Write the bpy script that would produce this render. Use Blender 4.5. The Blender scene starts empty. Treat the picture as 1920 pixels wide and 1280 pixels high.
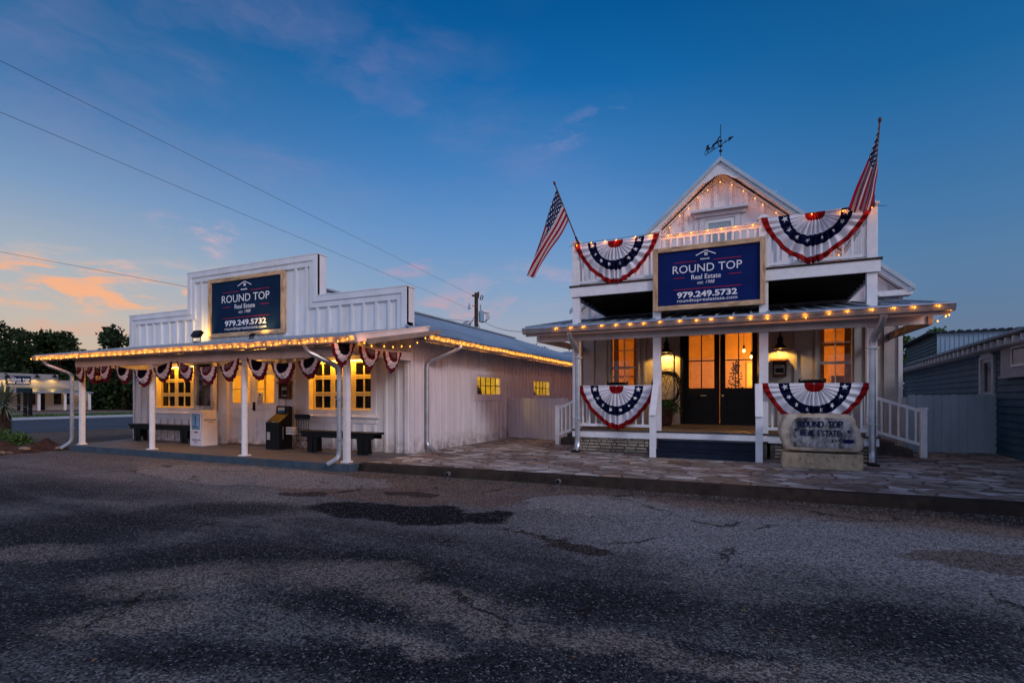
import bpy, math, random
import numpy as np
from mathutils import Vector, Matrix
random.seed(7); rng = np.random.default_rng(7)
S = bpy.context.scene; C = S.collection; PI = math.pi
# ---------------------------------------------------------------- camera, sky, exposure
TH = math.atan(440/960)
cam = bpy.data.objects.new('camera', bpy.data.cameras.new('camera')); C.objects.link(cam)
cam.location = (0, 0, 1.335); cam.rotation_euler = (PI/2, 0, TH)
cam.data.lens = 18; cam.data.sensor_width = 36; cam.data.shift_y = 105/1920
cam.data.clip_start = .05; cam.data.clip_end = 3000; S.camera = cam
S.view_settings.view_transform = 'Standard'; S.view_settings.look = 'None'; S.view_settings.exposure = 0; S.view_settings.gamma = 1
def lin(c):
    return tuple((v/255/12.92 if v/255 <= .04045 else ((v/255+.055)/1.055)**2.4) for v in c)
class NT:
    """small node-tree helper"""
    def __init__(s, nt): s.nt = nt; nt.nodes.clear()
    def n(s, t, ins=None, **kw):
        nd = s.nt.nodes.new(t)
        for k, v in kw.items(): setattr(nd, k, v)
        for k, v in (ins or {}).items(): s.put(nd.inputs[k], v)
        return nd
    def put(s, sock, v):
        if hasattr(v, 'is_linked') or isinstance(v, bpy.types.NodeSocket): s.nt.links.new(v, sock)
        elif isinstance(v, bpy.types.Node): s.nt.links.new(v.outputs[0], sock)
        else:
            if isinstance(v, (tuple, list)) and sock.type == 'RGBA' and len(v) == 3: v = (*v, 1)
            sock.default_value = v
    def m(s, op, a, b=0.0, c=0.0, clamp=False):
        nd = s.nt.nodes.new('ShaderNodeMath'); nd.operation = op; nd.use_clamp = clamp
        s.put(nd.inputs[0], a); s.put(nd.inputs[1], b)
        if op in ('MULTIPLY_ADD', 'SMOOTH_MIN', 'WRAP', 'COMPARE'): s.put(nd.inputs[2], c)
        return nd.outputs[0]
    def mix(s, f, a, b, mode='MIX'):
        nd = s.nt.nodes.new('ShaderNodeMix'); nd.data_type = 'RGBA'; nd.blend_type = mode
        s.put(nd.inputs[0], f); s.put(nd.inputs[6], a); s.put(nd.inputs[7], b); return nd.outputs[2]
    def ramp(s, f, stops, interp='LINEAR'):
        nd = s.nt.nodes.new('ShaderNodeValToRGB'); cr = nd.color_ramp; cr.interpolation = interp
        while len(cr.elements) > 1: cr.elements.remove(cr.elements[-1])
        for i, (p, c) in enumerate(stops):
            e = cr.elements[0] if i == 0 else cr.elements.new(p)
            e.position = p
            if isinstance(c, (int, float)): c = (c, c, c)
            e.color = (*c[:3], 1)
        s.put(nd.inputs[0], f); return nd.outputs[0]
    def map(s, f, a, b, c=0., d=1.):
        nd = s.nt.nodes.new('ShaderNodeMapRange'); nd.interpolation_type = 'SMOOTHSTEP'
        for i, v in enumerate((f, a, b, c, d)): s.put(nd.inputs[i], v)
        return nd.outputs[0]
    def noise(s, vec, scale, detail=4, rough=.5, out=0):
        nd = s.n('ShaderNodeTexNoise', {'Vector': vec, 'Scale': scale, 'Detail': detail, 'Roughness': rough}); return nd.outputs[out]
W = bpy.data.worlds.new('World'); S.world = W; W.use_nodes = True
def build_world():
    T = NT(W.node_tree)
    d = T.n('ShaderNodeVectorMath', {0: T.n('ShaderNodeTexCoord').outputs['Generated']}, operation='NORMALIZE').outputs[0]
    x, y, z = T.n('ShaderNodeSeparateXYZ', {0: d}).outputs
    s, c = math.sin(TH), math.cos(TH)
    el = T.m('MAXIMUM', z, 0)
    az = T.m('ARCTAN2', T.m('ADD', T.m('MULTIPLY', x, c), T.m('MULTIPLY', y, s)),
             T.m('ADD', T.m('MULTIPLY', x, -s), T.m('MULTIPLY', y, c)))        # 0 straight north-west, + to the right
    L = [(0, (192, 158, 140)), (.055, (204, 178, 152)), (.12, (190, 182, 174)), (.20, (164, 176, 188)), (.30, (120, 152, 190)), (.42, (58, 114, 168)), (.52, (34, 96, 150)), (.8, (20, 70, 122)), (1, (16, 62, 112))]
    M = [(0, (196, 182, 178)), (.06, (180, 176, 182)), (.12, (160, 168, 186)), (.20, (130, 160, 194)), (.30, (100, 146, 198)), (.40, (66, 126, 188)), (.52, (16, 102, 168)), (.60, (0, 86, 150)), (1, (6, 62, 112))]
    R = [(0, (104, 112, 134)), (.08, (104, 122, 148)), (.16, (90, 124, 160)), (.26, (72, 120, 166)), (.36, (50, 110, 164)), (.46, (22, 98, 156)), (.60, (6, 80, 138)), (1, (8, 60, 108))]
    B = [(0, (196, 200, 222)), (.12, (194, 206, 238)), (.35, (180, 204, 250)), (.7, (122, 160, 216)), (1, (52, 84, 130))]
    K = [(0, (255, 206, 196)), (.12, (255, 204, 204)), (.35, (232, 196, 212)), (.7, (140, 150, 200)), (1, (52, 84, 130))]
    rp = [T.ramp(el, [(p, lin(q)) for p, q in k]) for k in (L, M, R, B, K)]
    col = T.mix(T.map(az, -.78, -.12), rp[0], rp[1])
    col = T.mix(T.map(az, .05, .72), col, rp[2])
    back = T.mix(T.map(T.m('COSINE', T.m('SUBTRACT', az, 1.9)), -.1, .75), rp[3], rp[4])
    col = T.mix(T.map(T.m('ABSOLUTE', az), 1.15, 1.8), col, back)
    # clouds, laid out by compass bearing and height above the horizon
    v = T.n('ShaderNodeCombineXYZ', {0: az, 1: T.m('MULTIPLY', el, 3.0), 2: 0.}).outputs[0]
    w = T.noise(v, 3.2, 5, .6, 1)
    v2 = T.n('ShaderNodeVectorMath', {0: v, 1: T.n('ShaderNodeVectorMath', {0: w, 1: (.22, .3, 0)}, operation='MULTIPLY').outputs[0]}, operation='ADD').outputs[0]
    n1 = T.noise(v2, 5.0, 7, .62); n2 = T.noise(v2, 2.1, 5, .6)
    def at(px, py, rx, ry, tilt=0.):
        k = (px-960)/960; a0 = math.atan(k); e0 = ((745-py)/960)/math.sqrt(1+k*k+((745-py)/960)**2)
        da = T.m('SUBTRACT', az, a0); de = T.m('SUBTRACT', el, e0)
        de = T.m('SUBTRACT', de, T.m('MULTIPLY', da, tilt))
        q = T.m('ADD', T.m('POWER', T.m('DIVIDE', da, rx), 2), T.m('POWER', T.m('DIVIDE', de, ry), 2))
        return T.map(q, 1.0, 0.0)
    def add(col, mask, lo, hi, n, rgb, amt):
        f = T.m('MULTIPLY', T.m('MULTIPLY', mask, T.map(n, lo, hi)), amt)
        return T.mix(f, col, lin(rgb))
    col = add(col, at(450, 150, .75, .22, -.1), .44, .8, n2, (150, 140, 180), .50)
    col = add(col, at(150, 520, .34, .075), .44, .66, n1, (236, 186, 160), .5)
    col = add(col, at(110, 533, .23, .046), .44, .56, n1, (250, 174, 122), .9)
    col = add(col, at(230, 548, .15, .030), .44, .58, n1, (242, 176, 136), .75)
    col = add(col, at(245, 515, .05, .03, -1.), .44, .60, n1, (232, 184, 170), .6)
    col = add(col, at(390, 445, .12, .04), .47, .62, n1, (226, 180, 184), .6)
    col = add(col, at(180, 617, .20, .014), .44, .58, n1, (236, 164, 130), .5)
    col = add(col, at(20, 590, .16, .014), .46, .60, n1, (232, 168, 138), .35)
    col = add(col, at(800, 503, .10, .018, .12), .44, .58, n1, (212, 156, 168), .5)
    col = add(col, at(870, 578, .15, .035, .1), .44, .60, n1, (220, 160, 158), .55)
    col = add(col, at(960, 540, .20, .06, .1), .42, .66, n1, (196, 166, 184), .5)
    col = add(col, at(1080, 245, .12, .03, .3), .42, .62, n1, (160, 150, 190), .4)
    col = T.mix(T.m('MULTIPLY', T.m('SUBTRACT', T.noise(v, 1.3, 4, .5), .5), .08), col, (1, 1, 1))
    bg = T.n('ShaderNodeBackground', {'Color': col, 'Strength': 1.0})
    # a dusk sky texture adds its faint own light to the gradient
    sk = T.n('ShaderNodeTexSky'); sk.sky_type = 'NISHITA'; sk.sun_disc = False
    sk.sun_elevation = math.radians(-3); sk.sun_rotation = math.radians(-70)
    b2 = T.n('ShaderNodeBackground', {'Color': sk.outputs[0], 'Strength': .05})
    T.n('ShaderNodeOutputWorld', {0: T.n('ShaderNodeAddShader', {0: bg, 1: b2})})
build_world()
sun = bpy.data.lights.new('dusk_glow', 'SUN'); sun.energy = 1.0; sun.color = (.90, .92, 1.0); sun.angle = math.radians(12)
so_ = bpy.data.objects.new('dusk_glow', sun); C.objects.link(so_); so_.rotation_euler = Vector((.80, -.50, .50)).to_track_quat('Z', 'Y').to_euler()

# ---------------------------------------------------------------- materials
def mat(name, col, rough=.6, var=.15, scale=6., bump=.0, bscale=60., metal=0., spec=.16, stretch=None, dark=None, dscale=1.2, damt=.5, emit=None, dlo=.5, splash=None):
    m = bpy.data.materials.new(name); m.use_nodes = True; T = NT(m.node_tree)
    co = T.n('ShaderNodeTexCoord').outputs['Object']
    if stretch: co = T.n('ShaderNodeMapping', {0: co, 'Scale': stretch}).outputs[0]
    f = T.noise(co, scale, 5, .6)
    c = T.mix(T.map(f, .3, .7), tuple(v*(1-var) for v in col), tuple(min(1, v*(1+var)) for v in col))
    if dark:
        g = T.m('MULTIPLY', T.map(T.noise(co, dscale, 7, .65), dlo, dlo+.18), damt); c = T.mix(g, c, dark)
    if splash:
        zz = T.n('ShaderNodeSeparateXYZ', {0: T.n('ShaderNodeTexCoord').outputs['Object']}).outputs[2]
        c = T.mix(T.m('MULTIPLY', T.m('MULTIPLY', T.map(zz, splash, .12), T.map(T.noise(T.n('ShaderNodeTexCoord').outputs['Object'], 5, 6, .7), .36, .64)), .75), c, (.20, .155, .125))
    b = T.n('ShaderNodeBsdfPrincipled', {'Base Color': c, 'Roughness': rough, 'Metallic': metal, 'Specular IOR Level': spec})
    if bump: T.put(b.inputs['Normal'], T.n('ShaderNodeBump', {'Strength': min(1, bump*20), 'Distance': bump, 'Height': T.noise(co, bscale, 4, .6)}).outputs[0])
    if emit: T.put(b.inputs['Emission Color'], (*emit[0], 1)); b.inputs['Emission Strength'].default_value = emit[1]
    T.n('ShaderNodeOutputMaterial', {0: b}); return m
white = mat('white_paint', (.72, .70, .70), .55, .09, 3, .0008, 90, dark=(.34, .31, .29), dscale=.9, damt=.32, stretch=(1, 1, .35), splash=.5)
white_side = mat('white_siding', (.70, .66, .68), .6, .07, 2.2, .001, 80, dark=(.30, .27, .25), dscale=.7, damt=.12, stretch=(1, 1, .3), splash=.6)
trimw = mat('white_trim', (.76, .76, .77), .45, .06, 8, .0004, 90)
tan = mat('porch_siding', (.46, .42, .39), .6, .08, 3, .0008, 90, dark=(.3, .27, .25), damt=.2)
cream = mat('cream_paint', (.74, .58, .22), .5, .06, 8)
metal = mat('galvanised_metal', (.42, .46, .50), .38, .14, 4, 0, metal=.75, dark=(.25, .25, .25), damt=.2)
roofm = mat('metal_roofing', (.36, .44, .52), .42, .12, 1.4, 0, metal=.45, dark=(.2, .22, .24), damt=.35, dscale=.8)
brownsoff = mat('soffit_boards', (.16, .115, .09), .7, .3, 5, .001, 40, stretch=(1, 6, 6))
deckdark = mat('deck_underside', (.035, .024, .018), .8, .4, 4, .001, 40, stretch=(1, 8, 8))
black = mat('black_paint', (.0055, .0055, .006), .5, .3, 8, .0004, 60, spec=.2)
iron = mat('dark_iron', (.03, .027, .026), .5, .3, 20)
bluegrey = mat('blue_grey_paint', (.050, .078, .105), .55, .2, 5, .001, 40, dark=(.10, .09, .08), damt=.5, dscale=2)
navystep = mat('navy_step_paint', (.008, .015, .030), .5, .25, 5, .0005, 50)
floorp = mat('porch_floor_paint', (.095, .092, .100), .55, .15, 2, .0006, 60, dark=(.09, .075, .07), damt=.4)
planks = mat('porch_planks', (.085, .072, .066), .65, .25, 3, .001, 40, stretch=(10, 1, 1))
wood = mat('knotty_pine', (.58, .38, .22), .6, .25, 3, .001, 40, stretch=(6, 6, 1.2), dark=(.16, .08, .035), dscale=2.2, damt=.75)
woodh = mat('knotty_pine_flat', (.58, .38, .22), .6, .25, 3, .001, 40, stretch=(1.2, 6, 6), dark=(.16, .08, .035), dscale=2.2, damt=.75)
navy = mat('navy_sign_face', (.006, .018, .105), .7, .12, 1.5, spec=.06)
navy2 = mat('dark_navy_sign_face', (.008, .024, .062), .8, .15, 1.5, spec=.04)
letter = mat('white_lettering', (.78, .78, .82), .5, .03)
redline = mat('red_line', (.42, .02, .05), .5, .05)
redc = mat('red_cloth', (.27, .005, .007), .8, .2, 14, .001, 60)
whitec = mat('white_cloth', (.70, .69, .73), .8, .06, 14, .001, 60)
bluec = mat('navy_cloth', (.0045, .0075, .036), .9, .2, 14, .001, 60, spec=.05)
dredc = mat('burgundy_cloth', (.085, .005, .010), .8, .25, 14, .001, 60)
dnavc = mat('dark_navy_cloth', (.005, .005, .010), .9, .3, 14, spec=.05)
mauvec = mat('faded_mauve_cloth', (.14, .10, .12), .8, .2, 14)
pinkc = mat('cream_cloth', (.60, .50, .50), .8, .15, 30)
concrete = mat('kerb_concrete', (.034, .024, .019), .9, .4, 5, .006, 25, spec=.15, dark=(.012, .009, .008), dscale=2.5, damt=.8)
limestone = mat('limestone', (.46, .38, .29), .8, .25, 4, .006, 30, dark=(.24, .13, .06), dscale=2.3, damt=.7)
limebase = mat('limestone_base', (.42, .32, .21), .85, .2, 6, .006, 40, dark=(.1, .07, .05), dscale=14, damt=.7)
stonewall = mat('rubble_stone', (.34, .29, .22), .85, .45, 3.5, .006, 30)
mortar = mat('mortar', (.10, .09, .08), .9, .3, 10, .004, 40)
stoneface = mat('weathered_stone_face', (.30, .285, .28), .8, .5, 9, .003, 50, dark=(.012, .013, .018), dscale=3.5, damt=.86, stretch=(1.7, 1.7, .9), dlo=.44)
carved = mat('navy_engraving', (.006, .010, .055), .8, .2, spec=.1)
clap = mat('blue_clapboard', (.028, .078, .125), .6, .2, 2, .001, 50)
clapd = mat('grey_green_clapboard', (.038, .056, .068), .6, .2, 2, .001, 50)
leafm = mat('dark_leaves', (.020, .038, .012), .6, .5, 1.2)
leafl = mat('green_leaves', (.06, .12, .03), .5, .5, 6)
bark = mat('bark', (.05, .036, .026), .9, .4, 6, .01, 20)
rocks = mat('field_stone', (.22, .15, .11), .85, .4, 3, .01, 20)
soil = mat('red_brown_soil', (.07, .036, .024), .95, .4, 4, .02, 14)
grass = mat('grass_blades', (.05, .10, .02), .7, .3, 2)
woodpole = mat('pole_timber', (.06, .035, .025), .8, .3, 4)
wirem = mat('wire', (.03, .03, .035), .5, .1)
transf = mat('transformer_grey_blue', (.22, .33, .42), .5, .1)
terracotta = mat('dark_clay', (.10, .05, .035), .7, .2)
paper = mat('paper', (.62, .60, .55), .7, .1)
shiplap = mat('warm_shiplap', (.60, .40, .20), .6, .08, 4)
bluepaint = mat('poster_blue', (.05, .16, .32), .4, .2)
farwall = mat('far_white_wall', (.30, .31, .33), .6, .05)
def glow(name, col, st):
    m = bpy.data.materials.new(name); m.use_nodes = True; T = NT(m.node_tree)
    T.n('ShaderNodeOutputMaterial', {0: T.n('ShaderNodeEmission', {0: (*col, 1), 1: st})}); return m
bulbm = glow('bulb_glow', (1, .38, .05), 3.4); lampglow = glow('lamp_glow', (1, .56, .16), 7)
def glassmat(name, tint, mixf, rough=.02):
    m = bpy.data.materials.new(name); m.use_nodes = True; T = NT(m.node_tree)
    tr = T.n('ShaderNodeBsdfTransparent', {0: (*tint, 1)}); gl = T.n('ShaderNodeBsdfGlossy', {0: (.9, .9, .9, 1), 'Roughness': rough})
    fr = T.m('MULTIPLY', T.m('ADD', T.n('ShaderNodeFresnel', {0: 1.45}).outputs[0], mixf), T.m('SUBTRACT', 1, T.n('ShaderNodeNewGeometry').outputs['Backfacing']), clamp=True)
    T.n('ShaderNodeOutputMaterial', {0: T.n('ShaderNodeMixShader', {0: fr, 1: tr, 2: gl})}); return m
glass = glassmat('window_glass', (.95, .95, .95), .0)
def darkglass():
    m = bpy.data.materials.new('dark_reflecting_glass'); m.use_nodes = True; T = NT(m.node_tree)
    co = T.n('ShaderNodeTexCoord').outputs['Object']
    c = T.mix(T.map(T.noise(co, 3, 4), .45, .7), (.004, .004, .004), (.022, .012, .006))
    b = T.n('ShaderNodeBsdfPrincipled', {'Base Color': c, 'Roughness': .10, 'Specular IOR Level': .18})
    T.put(b.inputs['Normal'], T.n('ShaderNodeBump', {'Strength': .3, 'Distance': .01, 'Height': T.noise(co, 4, 2)}).outputs[0])
    T.n('ShaderNodeOutputMaterial', {0: b}); return m
dglass = darkglass()

# ---------------------------------------------------------------- mesh helpers
ORG = {}
class MB:
    def __init__(s): s.v = []; s.f = []; s.m = []; s.uv = None
    def add(s, vs, fs, m=0):
        o = len(s.v); s.v += [tuple(p) for p in vs]; s.f += [tuple(i+o for i in f) for f in fs]; s.m += [m]*len(fs); return s
    def box(s, x0, y0, z0, x1, y1, z1, m=0):
        x0, x1 = min(x0, x1), max(x0, x1); y0, y1 = min(y0, y1), max(y0, y1); z0, z1 = min(z0, z1), max(z0, z1)
        return s.add([(x0,y0,z0),(x1,y0,z0),(x1,y1,z0),(x0,y1,z0),(x0,y0,z1),(x1,y0,z1),(x1,y1,z1),(x0,y1,z1)],
            [(0,3,2,1),(4,5,6,7),(0,1,5,4),(1,2,6,5),(2,3,7,6),(3,0,4,7)], m)
    def beam(s, a, b, w, h, m=0, up=(0,0,1)):
        a, b = Vector(a), Vector(b); d = (b-a).normalized(); u = Vector(up)
        sd = d.cross(u).normalized()*w/2; u2 = sd.cross(d).normalized()*h/2
        vs = [p+q*sd+r*u2 for p in (a, b) for q, r in ((-1,-1),(1,-1),(1,1),(-1,1))]
        return s.add(vs, [(0,1,2,3),(7,6,5,4),(0,4,5,1),(1,5,6,2),(2,6,7,3),(3,7,4,0)], m)
    def tube(s, pts, r, n=8, m=0, r2=None, flat=1.0):
        pts = [Vector(p) for p in pts]; rings = []; k = len(pts); ref = None
        for i, p in enumerate(pts):
            d = (pts[min(i+1, k-1)]-pts[max(i-1, 0)]).normalized()
            if ref is None: ref = Vector((0,0,1)) if abs(d.z) < .9 else Vector((1,0,0))
            sd = d.cross(ref).normalized(); u = sd.cross(d).normalized(); ref = u
            rr = r if r2 is None else r+(r2-r)*i/(k-1)
            if isinstance(r, (list, tuple)): rr = r[i]
            rings.append([p+sd*rr*math.cos(2*PI*j/n)+u*rr*flat*math.sin(2*PI*j/n) for j in range(n)])
        vs = [q for R_ in rings for q in R_]; fs = []
        for i in range(k-1):
            for j in range(n): fs.append((i*n+j, i*n+(j+1)%n, (i+1)*n+(j+1)%n, (i+1)*n+j))
        fs.append(tuple(range(n-1, -1, -1))); fs.append(tuple((k-1)*n+j for j in range(n)))
        return s.add(vs, fs, m)
    def lathe(s, c, prof, n=20, m=0):
        vs = []; k = len(prof)
        for r, z in prof: vs += [(c[0]+r*math.cos(2*PI*j/n), c[1]+r*math.sin(2*PI*j/n), c[2]+z) for j in range(n)]
        fs = [(i*n+j, i*n+(j+1)%n, (i+1)*n+(j+1)%n, (i+1)*n+j) for i in range(k-1) for j in range(n)]
        fs += [tuple(range(n-1, -1, -1)), tuple((k-1)*n+j for j in range(n))]
        return s.add(vs, fs, m)
    def prism(s, poly, y0, y1, m=0, axis='y'):
        """polygon (a, z) extruded along y (or along x when axis is 'x', or flat when 'z')"""
        n = len(poly)
        P = {'y': lambda a, b, t: (a, t, b), 'x': lambda a, b, t: (t, a, b), 'z': lambda a, b, t: (a, b, t)}[axis]
        vs = [P(a, b, y0) for a, b in poly]+[P(a, b, y1) for a, b in poly]
        return s.add(vs, [tuple(range(n)), tuple(range(2*n-1, n-1, -1))]+[(i, i+n, (i+1)%n+n, (i+1)%n) for i in range(n)], m)
    def xf(s, fn): s.v = [tuple(fn(Vector(p))) for p in s.v]; return s
    def build(s, name, mats, parent=None, smooth=False, bevel=0, local=False):
        if not isinstance(mats, (list, tuple)): mats = [mats]
        o0 = Vector((0,0,0)) if (local or parent is None) else ORG.get(parent.name, Vector((0,0,0)))
        vs = np.array(s.v, dtype=float).reshape(-1, 3)-np.array(o0)
        me = bpy.data.meshes.new(name); me.from_pydata(vs.tolist(), [], s.f)
        for mm in mats: me.materials.append(mm)
        if len(mats) > 1: me.polygons.foreach_set('material_index', s.m)
        if s.uv is not None:
            ul = me.uv_layers.new(name='uv')
            li = np.zeros(len(me.loops), dtype=np.int32); me.loops.foreach_get('vertex_index', li)
            ul.data.foreach_set('uv', np.array(s.uv)[li].ravel())
        if smooth: me.polygons.foreach_set('use_smooth', [True]*len(me.polygons))
        me.update(); o = bpy.data.objects.new(name, me); C.objects.link(o)
        if parent is not None: o.parent = parent; ORG[o.name] = o0
        if bevel:
            b = o.modifiers.new('bevel', 'BEVEL'); b.width = bevel; b.segments = 2; b.limit_method = 'ANGLE'
        return o
def tag(o, label=None, cat=None, group=None, kind=None):
    if label: o['label'] = label
    if cat: o['category'] = cat
    if group: o['group'] = group
    if kind: o['kind'] = kind
    return o
def thing(name, label, cat, loc=(0,0,0), group=None, rz=0):
    o = bpy.data.objects.new(name, None); C.objects.link(o); o.location = loc; o.rotation_euler = (0,0,rz); o.empty_display_size = .2
    ORG[o.name] = Vector(loc) if rz == 0 else Vector((0,0,0)); return tag(o, label, cat, group)
def light(kind, loc, power, col, parent, size=.03, rot=None, name='light', **kw):
    l = bpy.data.lights.new(name, kind); l.energy = power; l.color = col
    if kind == 'AREA': l.shape = 'RECTANGLE'; l.size, l.size_y = size
    else: l.shadow_soft_size = size
    for k, v in kw.items(): setattr(l, k, v)
    o = bpy.data.objects.new(name, l); C.objects.link(o)
    o.location = Vector(loc)-ORG.get(parent.name, Vector((0,0,0))); o.parent = parent
    if rot: o.rotation_euler = rot
    return o
def cells(a0, a1, z0, z1, holes):
    """rectangles that fill a wall around its openings"""
    xs = sorted({a0, a1, *[h[0] for h in holes], *[h[1] for h in holes]}); zs = sorted({z0, z1, *[h[2] for h in holes], *[h[3] for h in holes]})
    out = []
    for i in range(len(xs)-1):
        run = None
        for j in range(len(zs)-1):
            cx, cz = (xs[i]+xs[i+1])/2, (zs[j]+zs[j+1])/2
            solid = a0 < cx < a1 and z0 < cz < z1 and not any(h[0] < cx < h[1] and h[2] < cz < h[3] for h in holes)
            if solid: run = [zs[j], zs[j+1]] if run is None else [run[0], zs[j+1]]
            if (not solid or j == len(zs)-2) and run: out.append((xs[i], xs[i+1], *run)); run = None
    return out
def spans(a, z0, z1, keep):
    """z intervals of a batten at a, cut by keep-out rectangles"""
    cuts = sorted([(h[2], h[3]) for h in keep if h[0]-.03 < a < h[1]+.03]); out = []; z = z0
    for lo, hi in cuts:
        if lo > z+.02: out.append((z, lo))
        z = max(z, hi)
    if z < z1-.02: out.append((z, z1))
    return out
def wall_y(mb, y, th, x0, x1, z0, z1, holes=(), keep=(), step=.3, bw=.055, bd=.042, first=None, top=None):
    for a, b, c, d in cells(x0, x1, z0, z1, holes): mb.box(a, y, c, b, y+th, d)
    a = (x0+.05) if first is None else first
    while a < x1-.02:
        for c, d in spans(a, z0, (top(a) if top else z1), keep): mb.box(a-bw/2, y-bd, c+.002, a+bw/2, y+.004, d-.002)
        a += step
def wall_x(mb, x, th, y0, y1, z0, z1, holes=(), keep=(), step=.3, bw=.055, bd=.042):
    """wall whose outside face looks towards +x when th < 0"""
    sg = -1 if th > 0 else 1
    for a, b, c, d in cells(y0, y1, z0, z1, holes): mb.box(x, a, c, x+th, b, d)
    a = y0+.05
    while a < y1-.02:
        for c, d in spans(a, z0, z1, keep): mb.box(x+sg*bd, a-bw/2, c+.002, x-sg*.004, a+bw/2, d-.002)
        a += step
def ring_y(mb, x0, x1, z0, z1, w, y0, y1, m=0, wb=None):
    wb = w if wb is None else wb
    mb.box(x0, y0, z0, x0+w, y1, z1, m); mb.box(x1-w, y0, z0, x1, y1, z1, m)
    mb.box(x0+w, y0, z1-w, x1-w, y1, z1, m); mb.box(x0+w, y0, z0, x1-w, y1, z0+wb, m)
def text(txt, x0, x1, z, h, y, bold=0., shear=0., depth=.004, sp=1.):
    """flat letters facing -y, fitted between x0 and x1, baseline z, capital height h"""
    cu = bpy.data.curves.new('t', 'FONT'); cu.body = txt; cu.size = 1; cu.offset = bold; cu.shear = shear; cu.extrude = 0; cu.resolution_u = 3; cu.space_character = sp
    o = bpy.data.objects.new('t', cu); C.objects.link(o)
    dg = bpy.context.evaluated_depsgraph_get(); me = bpy.data.meshes.new_from_object(o.evaluated_get(dg))
    vs = [v.co.copy() for v in me.vertices]; fs = [tuple(p.vertices) for p in me.polygons]
    bpy.data.objects.remove(o); bpy.data.meshes.remove(me); bpy.data.curves.remove(cu)
    a = min(v.x for v in vs); b = max(v.x for v in vs); sx = (x1-x0)/(b-a); sz = h/.70
    mb = MB(); mb.add([(x0+(v.x-a)*sx, y, z+v.y*sz) for v in vs], fs); return mb
def star(mb, cx, cz, r, y, th=.006, m=0, rot=0., sx=1.):
    p = []
    for k in range(10):
        a = PI/2+rot+k*PI/5; q = r if k % 2 == 0 else r*.4; p.append((cx+q*math.cos(a)*sx, cz+q*math.sin(a)))
    mb.prism(p, y, y+th, m)
def lerp(a, b, t): return tuple(p+(q-p)*t for p, q in zip(a, b))
def downspout(mb, pts, w=.085, d=.065, m=0):
    """square-section pipe with swept bends"""
    P = [Vector(p) for p in pts]; path = [P[0]]
    for i in range(1, len(P)-1):
        a = P[i]+(P[i-1]-P[i]).normalized()*.10; b = P[i]+(P[i+1]-P[i]).normalized()*.10
        for t in (0, .25, .5, .75, 1): path.append(a*(1-t)**2+P[i]*2*t*(1-t)+b*t*t)
    path.append(P[-1])
    fixed = Vector((1, 0, 0)) if abs((P[-1]-P[0]).x) < .6 else None
    vs = []; k = len(path)
    for i, p in enumerate(path):
        dd = (path[min(i+1, k-1)]-path[max(i-1, 0)]).normalized()
        sd = dd.cross(Vector((0, 1, 0)));
        if sd.length < .3: sd = Vector((1, 0, 0))
        sd.normalize(); u = sd.cross(dd).normalized()
        for q in range(8):
            a = PI/8+q*PI/4; vs.append(p+sd*math.copysign(min(abs(math.cos(a))*1.1, 1), math.cos(a))*w/2+u*math.copysign(min(abs(math.sin(a))*1.1, 1), math.sin(a))*d/2)
    fs = [(i*8+j, i*8+(j+1) % 8, (i+1)*8+(j+1) % 8, (i+1)*8+j) for i in range(k-1) for j in range(8)]
    fs += [tuple(range(7, -1, -1)), tuple((k-1)*8+j for j in range(8))]
    mb.add(vs, fs, m); return mb

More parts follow.
